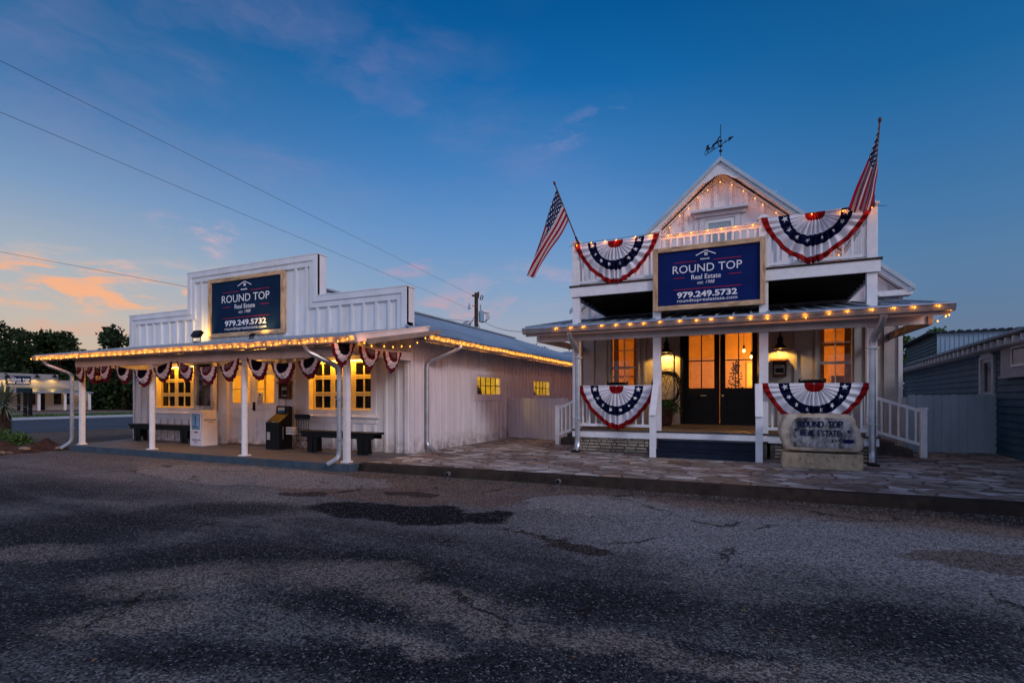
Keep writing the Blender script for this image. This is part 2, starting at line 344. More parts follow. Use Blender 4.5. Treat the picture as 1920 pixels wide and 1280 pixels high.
# ================================================================ THE SETTING
def gz(x): return -.45*min(1, max(0, (-18-x)/60))
def ground_material():
    m = bpy.data.materials.new('worn_asphalt'); m.use_nodes = True; T = NT(m.node_tree)
    co = T.n('ShaderNodeTexCoord').outputs['Object']; x, y, z = T.n('ShaderNodeSeparateXYZ', {0: co}).outputs
    w = T.n('ShaderNodeVectorMath', {0: T.noise(co, 1.4, 5, .65, 1), 1: (.5, .5, .5)}, operation='SUBTRACT').outputs[0]
    wc = T.n('ShaderNodeVectorMath', {0: co, 1: T.n('ShaderNodeVectorMath', {0: w, 1: (1.0, 1.0, 0)}, operation='MULTIPLY').outputs[0]}, operation='ADD').outputs[0]
    wx, wy, _ = T.n('ShaderNodeSeparateXYZ', {0: wc}).outputs
    def blob(cx, cy, rx, ry, rot=0., lo=1.0, hi=.75):
        c, s = math.cos(rot), math.sin(rot); dx = T.m('SUBTRACT', wx, cx); dy = T.m('SUBTRACT', wy, cy)
        a = T.m('DIVIDE', T.m('ADD', T.m('MULTIPLY', dx, c), T.m('MULTIPLY', dy, s)), rx)
        b = T.m('DIVIDE', T.m('SUBTRACT', T.m('MULTIPLY', dy, c), T.m('MULTIPLY', dx, s)), ry)
        return T.map(T.m('ADD', T.m('MULTIPLY', a, a), T.m('MULTIPLY', b, b)), lo, hi)
    fine = T.noise(co, 60, 2, .7); grit = T.n('ShaderNodeTexVoronoi', {'Vector': co, 'Scale': 84.}, feature='F1')
    big = T.noise(co, .42, 5, .6); mid = T.noise(co, 1.6, 6, .65); streak = T.noise(T.n('ShaderNodeMapping', {0: co, 'Scale': (.25, 1.3, 1), 'Rotation': (0, 0, -.35)}).outputs[0], .9, 5, .6)
    base = T.ramp(T.m('ADD', T.m('MULTIPLY', big, .45), T.m('MULTIPLY', streak, .55)), [(.40, (.014, .016, .021)), (.49, (.042, .044, .051)), (.55, (.080, .081, .086)), (.63, (.130, .120, .112))])
    w2 = T.n('ShaderNodeVectorMath', {0: T.noise(co, 3.0, 5, .65, 1), 1: (.5, .5, .5)}, operation='SUBTRACT').outputs[0]
    vx, vy, _ = T.n('ShaderNodeSeparateXYZ', {0: T.n('ShaderNodeVectorMath', {0: co, 1: T.n('ShaderNodeVectorMath', {0: w2, 1: (.55, .55, 0)}, operation='MULTIPLY').outputs[0]}, operation='ADD').outputs[0]}).outputs
    def soft(cx, cy, rx, ry, rot):
        c, s = math.cos(rot), math.sin(rot); dx = T.m('SUBTRACT', vx, cx); dy = T.m('SUBTRACT', vy, cy)
        a = T.m('DIVIDE', T.m('ADD', T.m('MULTIPLY', dx, c), T.m('MULTIPLY', dy, s)), rx*1.25)
        b = T.m('DIVIDE', T.m('SUBTRACT', T.m('MULTIPLY', dy, c), T.m('MULTIPLY', dx, s)), ry*1.25)
        return T.map(T.m('ADD', T.m('MULTIPLY', a, a), T.m('MULTIPLY', b, b)), 1.3, .05)
    # the paler worn band that runs along in front of the kerb
    pale = T.m('MULTIPLY', T.map(wy, 3.6, 5.2), T.map(wy, 8.5, 7.0)); base = T.mix(T.m('MULTIPLY', pale, .5), base, (.175, .168, .168))
    rightpale = T.m('MULTIPLY', T.map(wx, -2.8, -.6), T.m('MULTIPLY', T.map(wy, 3.9, 4.9), T.map(wy, 7.4, 6.4))); base = T.mix(T.m('MULTIPLY', rightpale, .6), base, (.190, .194, .204))
    # oily, freshly bound areas and sandy worn tracks
    dk = 0.
    for b_ in [(-4.25, 2.75, .85, .4, .48), (-6.32, 2.98, 1.06, .58, .43), (-5.66, 4.12, .95, .40, .43), (-2.34, 2.5, .64, .18, .13), (-3.84, 1.72, .53, .5, .53), (-.88, 3.26, .69, .33, .23), (.7, 3.56, .8, .38, .33), (-1.72, 2.06, .81, .16, .33), (-2.7, 1.67, .55, .13, .43), (-.27, 2.85, .44, .09, .23)]:
        dk = T.m('MAXIMUM', dk, soft(*b_))
    base = T.mix(T.m('MULTIPLY', dk, .85), base, (.013, .015, .020))
    lt = 0.
    for b_ in [(-5.61, 2.29, .51, .24, .43), (-3.82, 2.4, .59, .30, .58), (-2.79, 2.99, .53, .28, .33), (-1.94, 2.87, .61, .18, .08), (-1.44, 2.69, .48, .13, .03), (-.69, 2.75, .46, .10, .13), (-.05, 2.71, .39, .08, .13), (-1.71, 2.28, .35, .08, .13), (-3.36, 1.86, .45, .2, .63)]:
        lt = T.m('MAXIMUM', lt, soft(*b_))
    base = T.mix(T.m('MULTIPLY', lt, .62), base, (.165, .145, .132))
    # brown silt against the kerb, and the far gravel shoulder
    silt = T.m('MULTIPLY', T.map(wy, 6.15, 6.75), T.map(x, -7.6, -6.2)); silt = T.m('MAXIMUM', silt, blob(-4.7, 5.95, 2.3, .75, .05))
    base = T.mix(T.m('MULTIPLY', silt, .85), base, T.mix(mid, (.060, .040, .032), (.185, .135, .105)))
    wet = T.m('MULTIPLY', T.map(wy, 6.75, 7.3), T.map(x, -3.4, -.5)); base = T.mix(T.m('MULTIPLY', wet, .85), base, T.mix(mid, (.022, .015, .012), (.070, .048, .038)))
    gr = T.m('MAXIMUM', T.map(x, -15.3, -16.2), T.m('MULTIPLY', T.map(x, -12, -14.), T.map(y, 7.3, 8.2)))
    base = T.mix(gr, base, T.mix(mid, (.085, .058, .045), (.17, .12, .095)))
    # patches of newer asphalt, oily pits
    patch = T.m('MAXIMUM', blob(-3.6, 4.86, 1.3, .48, .10, 1.15, .72), blob(-2.9, 5.0, .62, .36, .2, 1.1, .7))
    base = T.mix(patch, base, (.006, .008, .012))
    pit = T.m('MAXIMUM', blob(-5.55, 5.2, .42, .16, .2), T.m('MAXIMUM', blob(-1.42, 4.45, .36, .14, -.2), blob(-4.3, 5.9, .4, .22, 0)))
    base = T.mix(T.m('MULTIPLY', pit, .85), base, (.026, .019, .017))
    pud = blob(2.0, 5.4, 1.1, .3, .1); base = T.mix(T.m('MULTIPLY', pud, .7), base, (.075, .055, .045))
    lp = T.m('MAXIMUM', blob(-1.75, 6.3, .9, .62, .1, 1.0, .93), blob(-7.8, 6.1, 3.0, .8, .02, 1.0, .85)); base = T.mix(T.m('MULTIPLY', lp, .7), base, (.20, .192, .188))
    # cracks
    ed = T.n('ShaderNodeTexVoronoi', {'Vector': wc, 'Scale': .55}, feature='DISTANCE_TO_EDGE').outputs[0]
    crack = T.m('MULTIPLY', T.map(ed, .016, .005), T.map(T.noise(co, .8, 3), .50, .58)); base = T.mix(T.m('MULTIPLY', crack, .8), base, (.010, .009, .009))
    # aggregate: every chip of stone its own tone
    chip = T.m('SUBTRACT', grit.outputs['Color'], 0.)
    cv = T.n('ShaderNodeSeparateColor', {0: grit.outputs['Color']}).outputs[0]

    base = T.mix(.85, base, T.mix(T.map(cv, .15, .95), (.36, .35, .35), (2.35, 2.22, 2.10)), 'MULTIPLY')
    base = T.mix(T.m('MULTIPLY', T.map(cv, .93, .96), .5), base, (.30, .29, .29))
    base = T.mix(T.m('MULTIPLY', T.m('SUBTRACT', fine, .5), .9, clamp=True), base, (.0, .0, .0))
    hgt = T.m('ADD', T.m('MULTIPLY', T.m('SUBTRACT', 1, grit.outputs['Distance']), .5), T.m('MULTIPLY', mid, 2.2))
    hgt = T.m('SUBTRACT', hgt, T.m('MULTIPLY', T.m('MAXIMUM', crack, pit), 1.2)); hgt = T.m('ADD', hgt, T.m('MULTIPLY', lp, 1.2)); hgt = T.m('SUBTRACT', hgt, T.m('MULTIPLY', silt, .8))
    b = T.n('ShaderNodeBsdfPrincipled', {'Base Color': base, 'Roughness': .95, 'Specular IOR Level': .06})
    T.put(b.inputs['Normal'], T.n('ShaderNodeBump', {'Strength': .9, 'Distance': .010, 'Height': hgt}).outputs[0])
    T.n('ShaderNodeOutputMaterial', {0: b}); return m
g = MB(); xs = [-900, -400, -200, -120, -78, -60, -45, -30, -24, -18]+[i*1.0 for i in range(-17, 12)]+[20, 60, 200, 900]
ys = [-300, -60, -12, -4]+[i*1.0 for i in range(-3, 16)]+[20, 30, 60, 120, 400, 1500]
def gnd(x, y):
    z = gz(x)
    if -17 < x < 11 and -3 < y < 7: z += .012*math.sin(x*1.3+y*.7)*math.sin(y*1.1-x*.4)*(1 if y < 6.5 else 0)
    return z
for yy in ys:
    for xx in xs: g.v.append((xx, yy, gnd(xx, yy)))
nx = len(xs); g.f = [(j*nx+i, j*nx+i+1, (j+1)*nx+i+1, (j+1)*nx+i) for j in range(len(ys)-1) for i in range(nx-1)]; g.m = [0]*len(g.f)
tag(g.build('ground', ground_material(), smooth=True), kind='structure')
roadm = mat('road_asphalt', (.062, .072, .092), .8, .25, .8, .004, 40, stretch=(2, .3, 1), dark=(.035, .04, .05), damt=.4)
def strip(name, x0, x1, m, dz, y0=-60, y1=300):
    mb = MB(); k = 6; X = [x0+(x1-x0)*i/k for i in range(k+1)]
    for yy in (y0, y1):
        for xx in X: mb.v.append((xx, yy, gz(xx)+dz))
    mb.f = [(i, i+1, k+2+i, k+1+i) for i in range(k)]; mb.m = [0]*k; return mb.build(name, m)
tag(strip('road', -45, -25.4, roadm, .006), kind='structure')
kf = MB(); kf.add([(-45, -60, gz(-45)), (-45.5, -60, gz(-45)+.16), (-46.2, -60, gz(-46)+.16), (-46.2, 300, gz(-46)+.16), (-45.5, 300, gz(-45)+.16), (-45, 300, gz(-45))], [(0, 1, 4, 5), (1, 2, 3, 4)])
tag(kf.build('kerb_far', mat('pale_kerb', (.42, .42, .42), .8, .1)), kind='structure')
tag(strip('gravel_lot', -76, -54, mat('gravel', (.20, .16, .14), .9, .2, 1), .02), kind='structure')
vg = MB(); r_ = random.Random(3)
for i in range(7000):
    x = r_.uniform(-54, -46.2); y = r_.uniform(12, 60); a = r_.uniform(0, PI); h = r_.uniform(.12, .30); w = .18
    z = gz(x); vg.add([(x-w*math.cos(a), y-w*math.sin(a), z), (x+w*math.cos(a), y+w*math.sin(a), z), (x+r_.uniform(-.1, .1), y, z+h)], [(0, 1, 2)])
tag(vg.build('grass', grass), 'mown green grass strip along the far side of the road', 'grass', kind='stuff')
tag(strip('verge', -54, -46.2, mat('verge_green', (.05, .085, .025), .9, .3, 1), .012), kind='structure')

# flagstone paving and its kerb
def flag_material():
    m = bpy.data.materials.new('flagstone'); m.use_nodes = True; T = NT(m.node_tree)
    co = T.n('ShaderNodeTexCoord').outputs['Object']
    w = T.n('ShaderNodeVectorMath', {0: T.noise(co, 2.2, 3, .5, 1), 1: (.28, .28, 0)}, operation='MULTIPLY').outputs[0]
    wc = T.n('ShaderNodeVectorMath', {0: co, 1: w}, operation='ADD').outputs[0]
    mp = T.n('ShaderNodeMapping', {0: wc, 'Scale': (.85, 1.2, 0)}).outputs[0]
    e = T.n('ShaderNodeTexVoronoi', {'Vector': mp, 'Scale': 3.5}, feature='DISTANCE_TO_EDGE').outputs[0]
    cc = T.n('ShaderNodeTexVoronoi', {'Vector': mp, 'Scale': 3.5}, feature='F1').outputs['Color']
    cv = T.n('ShaderNodeSeparateColor', {0: cc}).outputs
    st = T.ramp(cv[0], [(0, (.17, .125, .10)), (.3, (.26, .215, .185)), (.6, (.35, .315, .285)), (.85, (.50, .48, .46)), (1, (.32, .22, .15))])
    st = T.mix(.6, st, T.ramp(T.noise(co, 7, 6, .65), [(.3, (.5, .5, .5)), (.7, (1.5, 1.45, 1.4))]), 'MULTIPLY')
    st = T.mix(T.m('MULTIPLY', T.map(T.noise(co, .7, 5), .5, .66), .55), st, (.10, .070, .055))
    g_ = T.map(e, .035, .012); st = T.mix(T.m('MULTIPLY', g_, .8), st, (.085, .065, .055))
    h = T.m('ADD', T.map(e, .0, .07), T.m('MULTIPLY', T.noise(co, 12, 4), .35)); h = T.m('ADD', h, T.m('MULTIPLY', cv[1], .5))
    b = T.n('ShaderNodeBsdfPrincipled', {'Base Color': st, 'Roughness': .8, 'Specular IOR Level': .15})
    T.put(b.inputs['Normal'], T.n('ShaderNodeBump', {'Strength': 1.0, 'Distance': .028, 'Height': h}).outputs[0])
    T.n('ShaderNodeOutputMaterial', {0: b}); return m
PZ = .135
kx = np.linspace(-6.47, 9.5, 110); ky = [7.32+(x+6.51)*.0331 for x in kx]
pv = MB(); n = len(kx)
pv.v = [(x, y+.16, PZ) for x, y in zip(kx, ky)]+[(x, 26., PZ) for x in kx]
pv.f = [(i, i+1, n+i+1, n+i) for i in range(n-1)]; pv.m = [0]*(n-1)
tag(pv.build('paving', flag_material()), kind='structure')
kb = MB(); prof = [(-.035, -.02), (-.012, .05), (0, .105), (.012, .128), (.035, PZ+.002), (.18, PZ+.004), (.18, .0)]; k = len(prof); jr = random.Random(5)
for x, y in zip(kx, ky):
    j = jr.uniform(-.014, .014)
    kb.v += [(x, y+a+(j if i < 4 else 0), b+(jr.uniform(-.006, .004) if 2 < i < 5 else 0)) for i, (a, b) in enumerate(prof)]
kb.f = [(i*k+j, (i+1)*k+j, (i+1)*k+j+1, i*k+j+1) for i in range(n-1) for j in range(k-1)]+[tuple(range(k))]; kb.m = [0]*len(kb.f)
tag(kb.build('kerb', concrete, smooth=True), kind='structure')

# ================================================================ LEFT STOREFRONT
LB = thing('storefront', 'long white board and batten storefront with stepped parapet and lamplit front porch', 'building', (-11.5, 9.05, 0))
FY = 9.05; WARM = (1, .50, .13); WARMY = (1, .60, .14)
w1 = (-15.26, -13.2, 1.03, 2.2); w2 = (-9.43, -7.58, 1.03, 2.2); dr = (-12.3, -10.55, .16, 2.24)
fw = MB(); keep = [(-15.42, -12.62, .74, 2.40), (-9.66, -7.38, .74, 2.40), (-12.56, -10.44, 0, 2.42)]
wall_y(fw, FY, .14, -16.4, -6.57, 0, 2.95, [w1, w2, dr], keep, step=.305, first=-16.32)
fw.box(-6.66, FY-.046, .135, -6.57, FY+.002, 2.95)
fw.build('front_wall', white, LB)
# parapet: low wings and a tall middle, board and batten under stepped trim
pp = MB(); y0 = FY-.03
pp.box(-16.4, y0, 2.66, -13.77, y0+.22, 3.70); pp.box(-13.77, y0, 2.66, -9.10, y0+.22, 4.68); pp.box(-9.10, y0, 2.66, -6.57, y0+.22, 3.70)
def ptrim(t, d):
    # trim board of width t following the stepped outline
    pp.box(-16.4, y0-d, 3.70-t, -13.77+t, y0+.01, 3.70); pp.box(-9.10-t, y0-d, 3.70-t, -6.57, y0+.01, 3.70)
    pp.box(-13.77, y0-d, 3.70, -13.77+t, y0+.01, 4.68-t); pp.box(-9.10-t, y0-d, 3.70, -9.10, y0+.01, 4.68-t)
    pp.box(-13.77, y0-d, 4.68-t, -9.10, y0+.01, 4.68)
    pp.box(-16.4, y0-d, 2.66, -16.4+t, y0+.01, 3.70-t); pp.box(-6.57-t, y0-d, 2.66, -6.57, y0+.01, 3.70-t)
ptrim(.26, .050); ptrim(.13, .076)
pp.box(-16.42, y0-.085, 3.70, -13.772, y0+.24, 3.722); pp.box(-13.79, y0-.085, 4.68, -9.08, y0+.24, 4.702); pp.box(-9.098, y0-.085, 3.70, -6.55, y0+.24, 3.722)
a = -16.02
while a < -6.9:
    top = 4.42 if -13.5 < a < -9.37 else 3.44
    if not (-13.05 < a < -10.08) : pp.box(a-.032, y0-.046, 2.66, a+.032, y0+.01, top)
    else: pp.box(a-.03, y0-.022, 2.66, a+.03, y0+.01, 2.9)
    a += .345
pp.build('parapet', mat('parapet_paint', (.72, .73, .74), .6, .08, 2.5, .001, 90, dark=(.36, .35, .34), dscale=1.1, damt=.25, stretch=(1, 1, .3)), LB)
# side and rear walls
s1 = (12.03, 13.53, 1.38, 1.94); s2 = (16.05, 17.64, 1.38, 1.94)
sw = MB(); wall_x(sw, -6.57, -.14, FY+.14, 29.0, 0, 2.62, [s1, s2], [(11.9, 13.68, 1.24, 2.09), (15.9, 17.8, 1.24, 2.09)], step=.27, bw=.055)
sw.box(-6.575, FY+.002, .1, -6.532, FY+.10, 2.62)
sw.build('side_wall', white_side, LB)
bw_ = MB(); bw_.box(-16.4, FY+.14, 0, -16.26, 29, 2.6); bw_.box(-16.4, 29, 0, -6.6, 29.14, 2.6); bw_.build('rear_wall', white_side, LB)
# main roof, hipped at the far end, with seams and ridge cap
EX, RX = -5.97, -11.5; EZ, RZ = 2.66, 4.52; NX = 2*RX-EX
rf = MB(); rf.add([(EX, 9.28, EZ), (RX, 9.28, RZ), (RX, 25, RZ), (EX, 29.4, EZ), (NX, 9.28, EZ), (NX, 29.4, EZ)], [(0, 3, 2, 1), (1, 2, 5, 4), (3, 5, 2)])
rf.add([(EX, 8.82, EZ), (-6.56, 8.82, EZ+.197), (-6.56, 9.28, EZ+.197), (EX, 9.28, EZ)], [(0, 3, 2, 1)])
rf.add([(EX, 8.82, EZ-.02), (EX-.6, 8.82, EZ-.02), (EX-.6, 29.4, EZ-.02), (EX, 29.4, EZ-.02)], [(0, 1, 2, 3)])
y = 8.9
while y < 29.3:
    t = 1 if y < 25 else (29.4-y)/4.4
    x1 = EX+(RX-EX)*t; z1 = EZ+(RZ-EZ)*t
    if y < 9.3: x1 = -6.56; z1 = EZ+.197
    rf.beam((EX-.02, y, EZ+.012), (x1, y, z1+.012), .05, .035)
    y += .228
rf.build('roof', roofm, LB)
rc = MB(); rc.beam((RX+.14, 9.3, RZ+.0), (RX+.14, 25, RZ+.0), .30, .05); rc.beam((RX-.14, 9.3, RZ+.0), (RX-.14, 25, RZ+.0), .30, .05); rc.tube([(RX, 9.3, RZ+.03), (RX, 25, RZ+.03)], .07, 8)
rc.build('ridge_cap', mat('ridge_flashing', (.50, .53, .55), .4, .1, 2, metal=.5), LB)
vn = MB(); vn.lathe((RX, 20.2, RZ), [(.10, 0), (.10, .06), (.18, .09), (.21, .15), (.16, .21), (.07, .25), (.01, .26)], 14); vn.build('roof_vent', metal, LB, smooth=True)
# porch roof
pr = MB(); X0, X1 = -16.3, EX
def pz(y): return 2.385+(y-6.78)*.185
pr.add([(X0, 6.78, pz(6.78)), (X1, 6.78, pz(6.78)), (X1, 9.03, pz(9.03)), (X0, 9.03, pz(9.03)), (X0, 6.78, pz(6.78)-.03), (X1, 6.78, pz(6.78)-.03), (X1, 9.03, pz(9.03)-.03), (X0, 9.03, pz(9.03)-.03)], [(0, 1, 2, 3), (7, 6, 5, 4), (0, 4, 5, 1), (1, 5, 6, 2), (2, 6, 7, 3), (3, 7, 4, 0)])
x = X0+.04
while x < X1: pr.beam((x, 6.75, pz(6.75)+.014), (x, 8.98, pz(8.98)+.014), .035, .03); x += .229
pr.build('porch_roof', roofm, LB)
so = MB(); so.add([(X0+.03, 6.8, pz(6.8)-.06), (X1-.03, 6.8, pz(6.8)-.06), (X1-.03, 9.05, pz(9.05)-.06), (X0+.03, 9.05, pz(9.05)-.06)], [(3, 2, 1, 0)])
for i in range(18):
    x = X0+.3+i*.6; so.beam((x, 6.82, pz(6.82)-.11), (x, 9.04, pz(9.04)-.11), .04, .09)
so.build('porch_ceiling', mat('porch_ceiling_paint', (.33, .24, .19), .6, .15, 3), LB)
fa = MB(); fa.beam((X1+.012, 6.72, pz(6.72)-.045), (X1+.012, 8.86, pz(8.86)-.045), .03, .14); fa.beam((X1+.016, 6.72, pz(6.72)+.03), (X1+.016, 8.88, pz(8.88)+.03), .05, .018)
fa.build('rake_board', white, LB); fa = MB(); fa.beam((X0-.012, 6.72, pz(6.72)-.045), (X0-.012, 9.0, pz(9.0)-.045), .03, .14); fa.build('rake_board', white, LB)
gt = MB(); gt.prism([(6.66, 2.375), (6.69, 2.27), (6.79, 2.255), (6.80, 2.255), (6.80, 2.385), (6.785, 2.385), (6.785, 2.275), (6.70, 2.285), (6.675, 2.38)], X0-.02, X1+.02, axis='x'); gt.build('gutter', metal, LB)
gs = MB(); gs.prism([(EX, EZ-.04), (EX, EZ-.15), (EX+.09, EZ-.15), (EX+.12, EZ-.05), (EX+.105, EZ-.045), (EX+.08, EZ-.135), (EX+.015, EZ-.135), (EX+.015, EZ-.04)], 8.78, 29.4); gs.box(EX-.03, 8.8, EZ-.19, EX-.004, 29.4, EZ-.03)
gs.build('gutter', metal, LB)
bm = MB(); bm.box(-15.5, 7.23, 2.10, -6.62, 7.37, 2.30); bm.box(-6.62, 7.24, 2.12, -6.50, 9.04, 2.29); bm.box(-15.6, 7.24, 2.12, -15.48, 9.04, 2.29); bm.build('porch_beam', white, LB)
for X in (-15.40, -12.5, -9.41, -6.69):
    if X in (-12.5, -9.41):
        p = MB(); p.tube([(X, 7.3, .139), (X, 7.3, 2.10)], .058, 16); p.box(X-.085, 7.215, .137, X+.085, 7.385, .16); p.build('porch_post', trimw, LB, smooth=False)
    else:
        p = MB(); p.box(X-.05, 7.25, .139, X+.05, 7.35, 2.10); p.box(X-.08, 7.22, .137, X+.08, 7.38, .17); p.build('porch_post', trimw, LB, bevel=.006)
dk = MB(); dk.prism([(-15.5, 7.10), (-6.46, 7.10), (-6.46, 9.06), (-16.38, 9.06)], .0, .139, axis='z'); dk.build('porch_floor', floorp, LB, bevel=.01)
de = MB(); de.box(-15.52, 7.07, -.02, -6.44, 7.102, .141); de.box(-6.462, 7.07, -.02, -6.43, 9.0, .143); de.build('porch_edge', bluegrey, LB, bevel=.006)
# downspouts: front corner, left corner, side wall
def spout(pts, parent, w=.09, d=.075):
    mb = MB(); downspout(mb, pts, w, d); o = mb.build('downspout', metal, parent)
    for t in (.35, .8):
        b = MB(); q = lerp(pts[2], pts[3], t); b.box(q[0]-w/2-.012, q[1]-d/2-.006, q[2]-.012, q[0]+w/2+.012, q[1]+d/2+.006, q[2]+.012); b.build('strap', metal, o)
    return o
spout([(-7.12, 6.73, 2.27), (-7.12, 6.76, 2.16), (-6.74, 7.16, 1.88), (-6.74, 7.16, .24), (-6.86, 6.98, .13)], LB)
spout([(-15.9, 6.73, 2.27), (-15.9, 6.76, 2.16), (-15.55, 7.15, 1.93), (-15.55, 7.15, .22), (-15.68, 6.98, .06)], LB)
mb = MB(); downspout(mb, [(-5.91, 10.1, 2.52), (-5.93, 10.05, 2.44), (-6.50, 9.62, 2.12), (-6.50, 9.62, .26), (-6.30, 9.62, .155)], .09, .08); mb.build('downspout', metal, LB)
# front windows: three sashes of six lights in a deep casing, lit from the head of the recess
def shop_window(x0, x1, z0, z1):
    wn = MB(); ring_y(wn, x0-.14, x1+.14, z0-.12, z1+.14, .14, FY-.028, FY+.004); wn.box(x0-.22, FY-.075, z0-.15, x1+.22, FY+.004, z0-.118)
    wn.box(x0-.16, FY-.03, z0-.27, x1+.16, FY+.004, z0-.152)
    W_ = wn.build('window', white, LB)
    rc_ = MB(); d = .20
    ring_y(rc_, x0-.012, x1+.012, z0-.012, z1+.012, .014, FY+.003, FY+d); rc_.build('reveal', cream, W_)
    sa = MB(); n = 3; w = (x1-x0)/n; ys_ = FY+.10
    for i in range(n):
        a, b = x0+i*w, x0+(i+1)*w; ring_y(sa, a+.004, b-.004, z0+.004, z1-.004, .062, ys_, ys_+.04)
        sa.box((a+b)/2-.02, ys_+.006, z0+.066, (a+b)/2+.02, ys_+.034, z1-.066)
        h = (z1-z0)/3
        for k in (1, 2):
            sa.box(a+.066, ys_+.003, z0+k*h-.050, b-.066, ys_+.037, z0+k*h-.006); sa.box(a+.066, ys_+.001, z0+k*h+.004, b-.066, ys_+.038, z0+k*h+.048)
    sa.build('sash', cream, W_)
    gl = MB(); gl.box(x0+.01, ys_+.020, z0+.01, x1-.01, ys_+.026, z1-.01); gl.build('glass', dglass, W_)
    fx = MB(); fx.box(x0+.05, FY+.012, z1-.035, x1-.05, FY+.05, z1-.012); fo = fx.build('lamp_strip', lampglow, W_)
    light('AREA', ((x0+x1)/2, FY+.015, z1-.04), 17, (1, .45, .045), LB, size=(x1-x0-.1, .04), rot=(math.radians(14), 0, 0), name='window_light')
    return W_
shop_window(*w1); shop_window(*w2)
# entrance: pair of half-glazed doors
dt = MB(); dt.box(-12.56, FY-.03, .139, -12.31, FY+.16, 2.42); dt.box(-10.54, FY-.03, .139, -10.44, FY+.16, 2.42); dt.box(-12.31, FY-.03, 2.25, -10.54, FY+.16, 2.42); dt.box(-12.31, FY+.0, .139, -10.54, FY+.16, .165, 0); dt.build('door_frame', white, LB)
for a, b in ((-12.3, -11.432), (-11.418, -10.55)):
    d_ = MB(); y0_, y1_ = FY+.05, FY+.095
    d_.box(a, y0_, .17, a+.12, y1_, 2.24); d_.box(b-.12, y0_, .17, b, y1_, 2.24); d_.box(a+.12, y0_, 1.90, b-.12, y1_, 2.24); d_.box(a+.12, y0_, 1.05, b-.12, y1_, 1.2)
    d_.box(a+.12, y0_, .17, b-.12, y1_, .27); d_.box(a+.12, y0_+.012, .27, b-.12, y1_-.004, 1.05)
    for z in (.50, .78): d_.box(a+.12, y0_, z, b-.12, y1_-.002, z+.07)
    D = d_.build('door', white, LB)
    mu = MB(); c_ = (a+b)/2
    if a < -12: mu.box(c_-.012, y0_+.004, 1.2, c_+.012, y1_-.004, 1.9)
    else: mu.box(a+.40, y0_+.004, 1.2, a+.42, y1_-.004, 1.9)
    mu.box(a+.12, y0_+.006, 1.54, (b-.12 if a < -12 else a+.40), y1_-.006, 1.562)
    if mu.v: mu.build('muntin', cream, D)
    G = MB(); G.box(a+.121, FY+.071, 1.201, b-.121, FY+.076, 1.899); G.build('glass', glass, D)
    if a > -12:
        h_ = MB(); h_.box(a+.02, y0_-.03, 1.0, a+.085, y0_-.001, 1.22); h_.tube([(a+.05, y0_-.03, 1.06), (a+.05, y0_-.07, 1.06), (a+.13, y0_-.07, 1.06)], .012, 8); h_.build('handle', black, D)
        n_ = MB(); n_.box(a+.14, y0_-.006, 1.14, a+.36, y0_-.002, 1.46); N_ = n_.build('notice', paper, D)
        n2 = MB(); n2.lathe((0, 0, 0), [(.001, 0), (.03, 0), (.03, .002), (.001, .002)], 12); n2.xf(lambda p: Vector((p.x+a+.25, y0_-.007-p.z, p.y+1.40)))
        for q in range(4): n2.box(a+.18, y0_-.0085, 1.20+q*.04, a+.32-.02*(q % 2), y0_-.0065, 1.208+q*.04)
        n2.build('print', iron, N_)
# warm lobby behind the doors
lob = MB(); lx0, lx1, ly0, ly1 = -12.55, -9.9, FY+.17, FY+2.9
lob.box(lx0-.05, ly0, .12, lx0, ly1, 2.6); lob.box(lx1, ly0, .12, lx1+.05, ly1, 2.6); lob.box(lx0, ly1, .12, lx1, ly1+.05, 2.6); lob.box(lx0, ly0, .10, lx1, ly1, .15); lob.box(lx0, ly0, 2.6, lx1, ly1, 2.64)
L_ = lob.build('lobby', mat('lobby_paint', (.80, .66, .34), .7, .05), LB)
lf = MB(); ring_y(lf, -12.1, -11.55, 1.2, 2.1, .05, ly1-.03, ly1-.002); lf.box(-11.84, ly1-.03, 1.25, -11.81, ly1-.002, 2.05); lf.box(-12.05, ly1-.03, 1.62, -11.6, ly1-.002, 1.65); lf.build('window_frame', cream, L_)
lg = MB(); lg.box(-12.05, ly1-.012, 1.25, -11.6, ly1-.006, 2.05); lg.build('glass', dglass, L_)
ex = MB(); ex.lathe((-10.42, FY+.6, 1.02), [(.05, 0), (.06, .02), (.06, .20), (.03, .25), (.02, .30)], 12); ex.tube([(-10.42, FY+.6, 1.3), (-10.5, FY+.6, 1.32), (-10.62, FY+.6, 1.15), (-10.9, FY+.6, 1.06)], .012, 6); ex.build('fire_extinguisher', black, L_, smooth=True)
sh = MB(); sh.box(-11.0, FY+.45, .98, -10.0, FY+.8, 1.02); sh.build('counter', black, L_)
light('POINT', (-11.2, FY+1.2, 2.35), 60, (1, .50, .06), LB, size=.12, name='lobby_light')
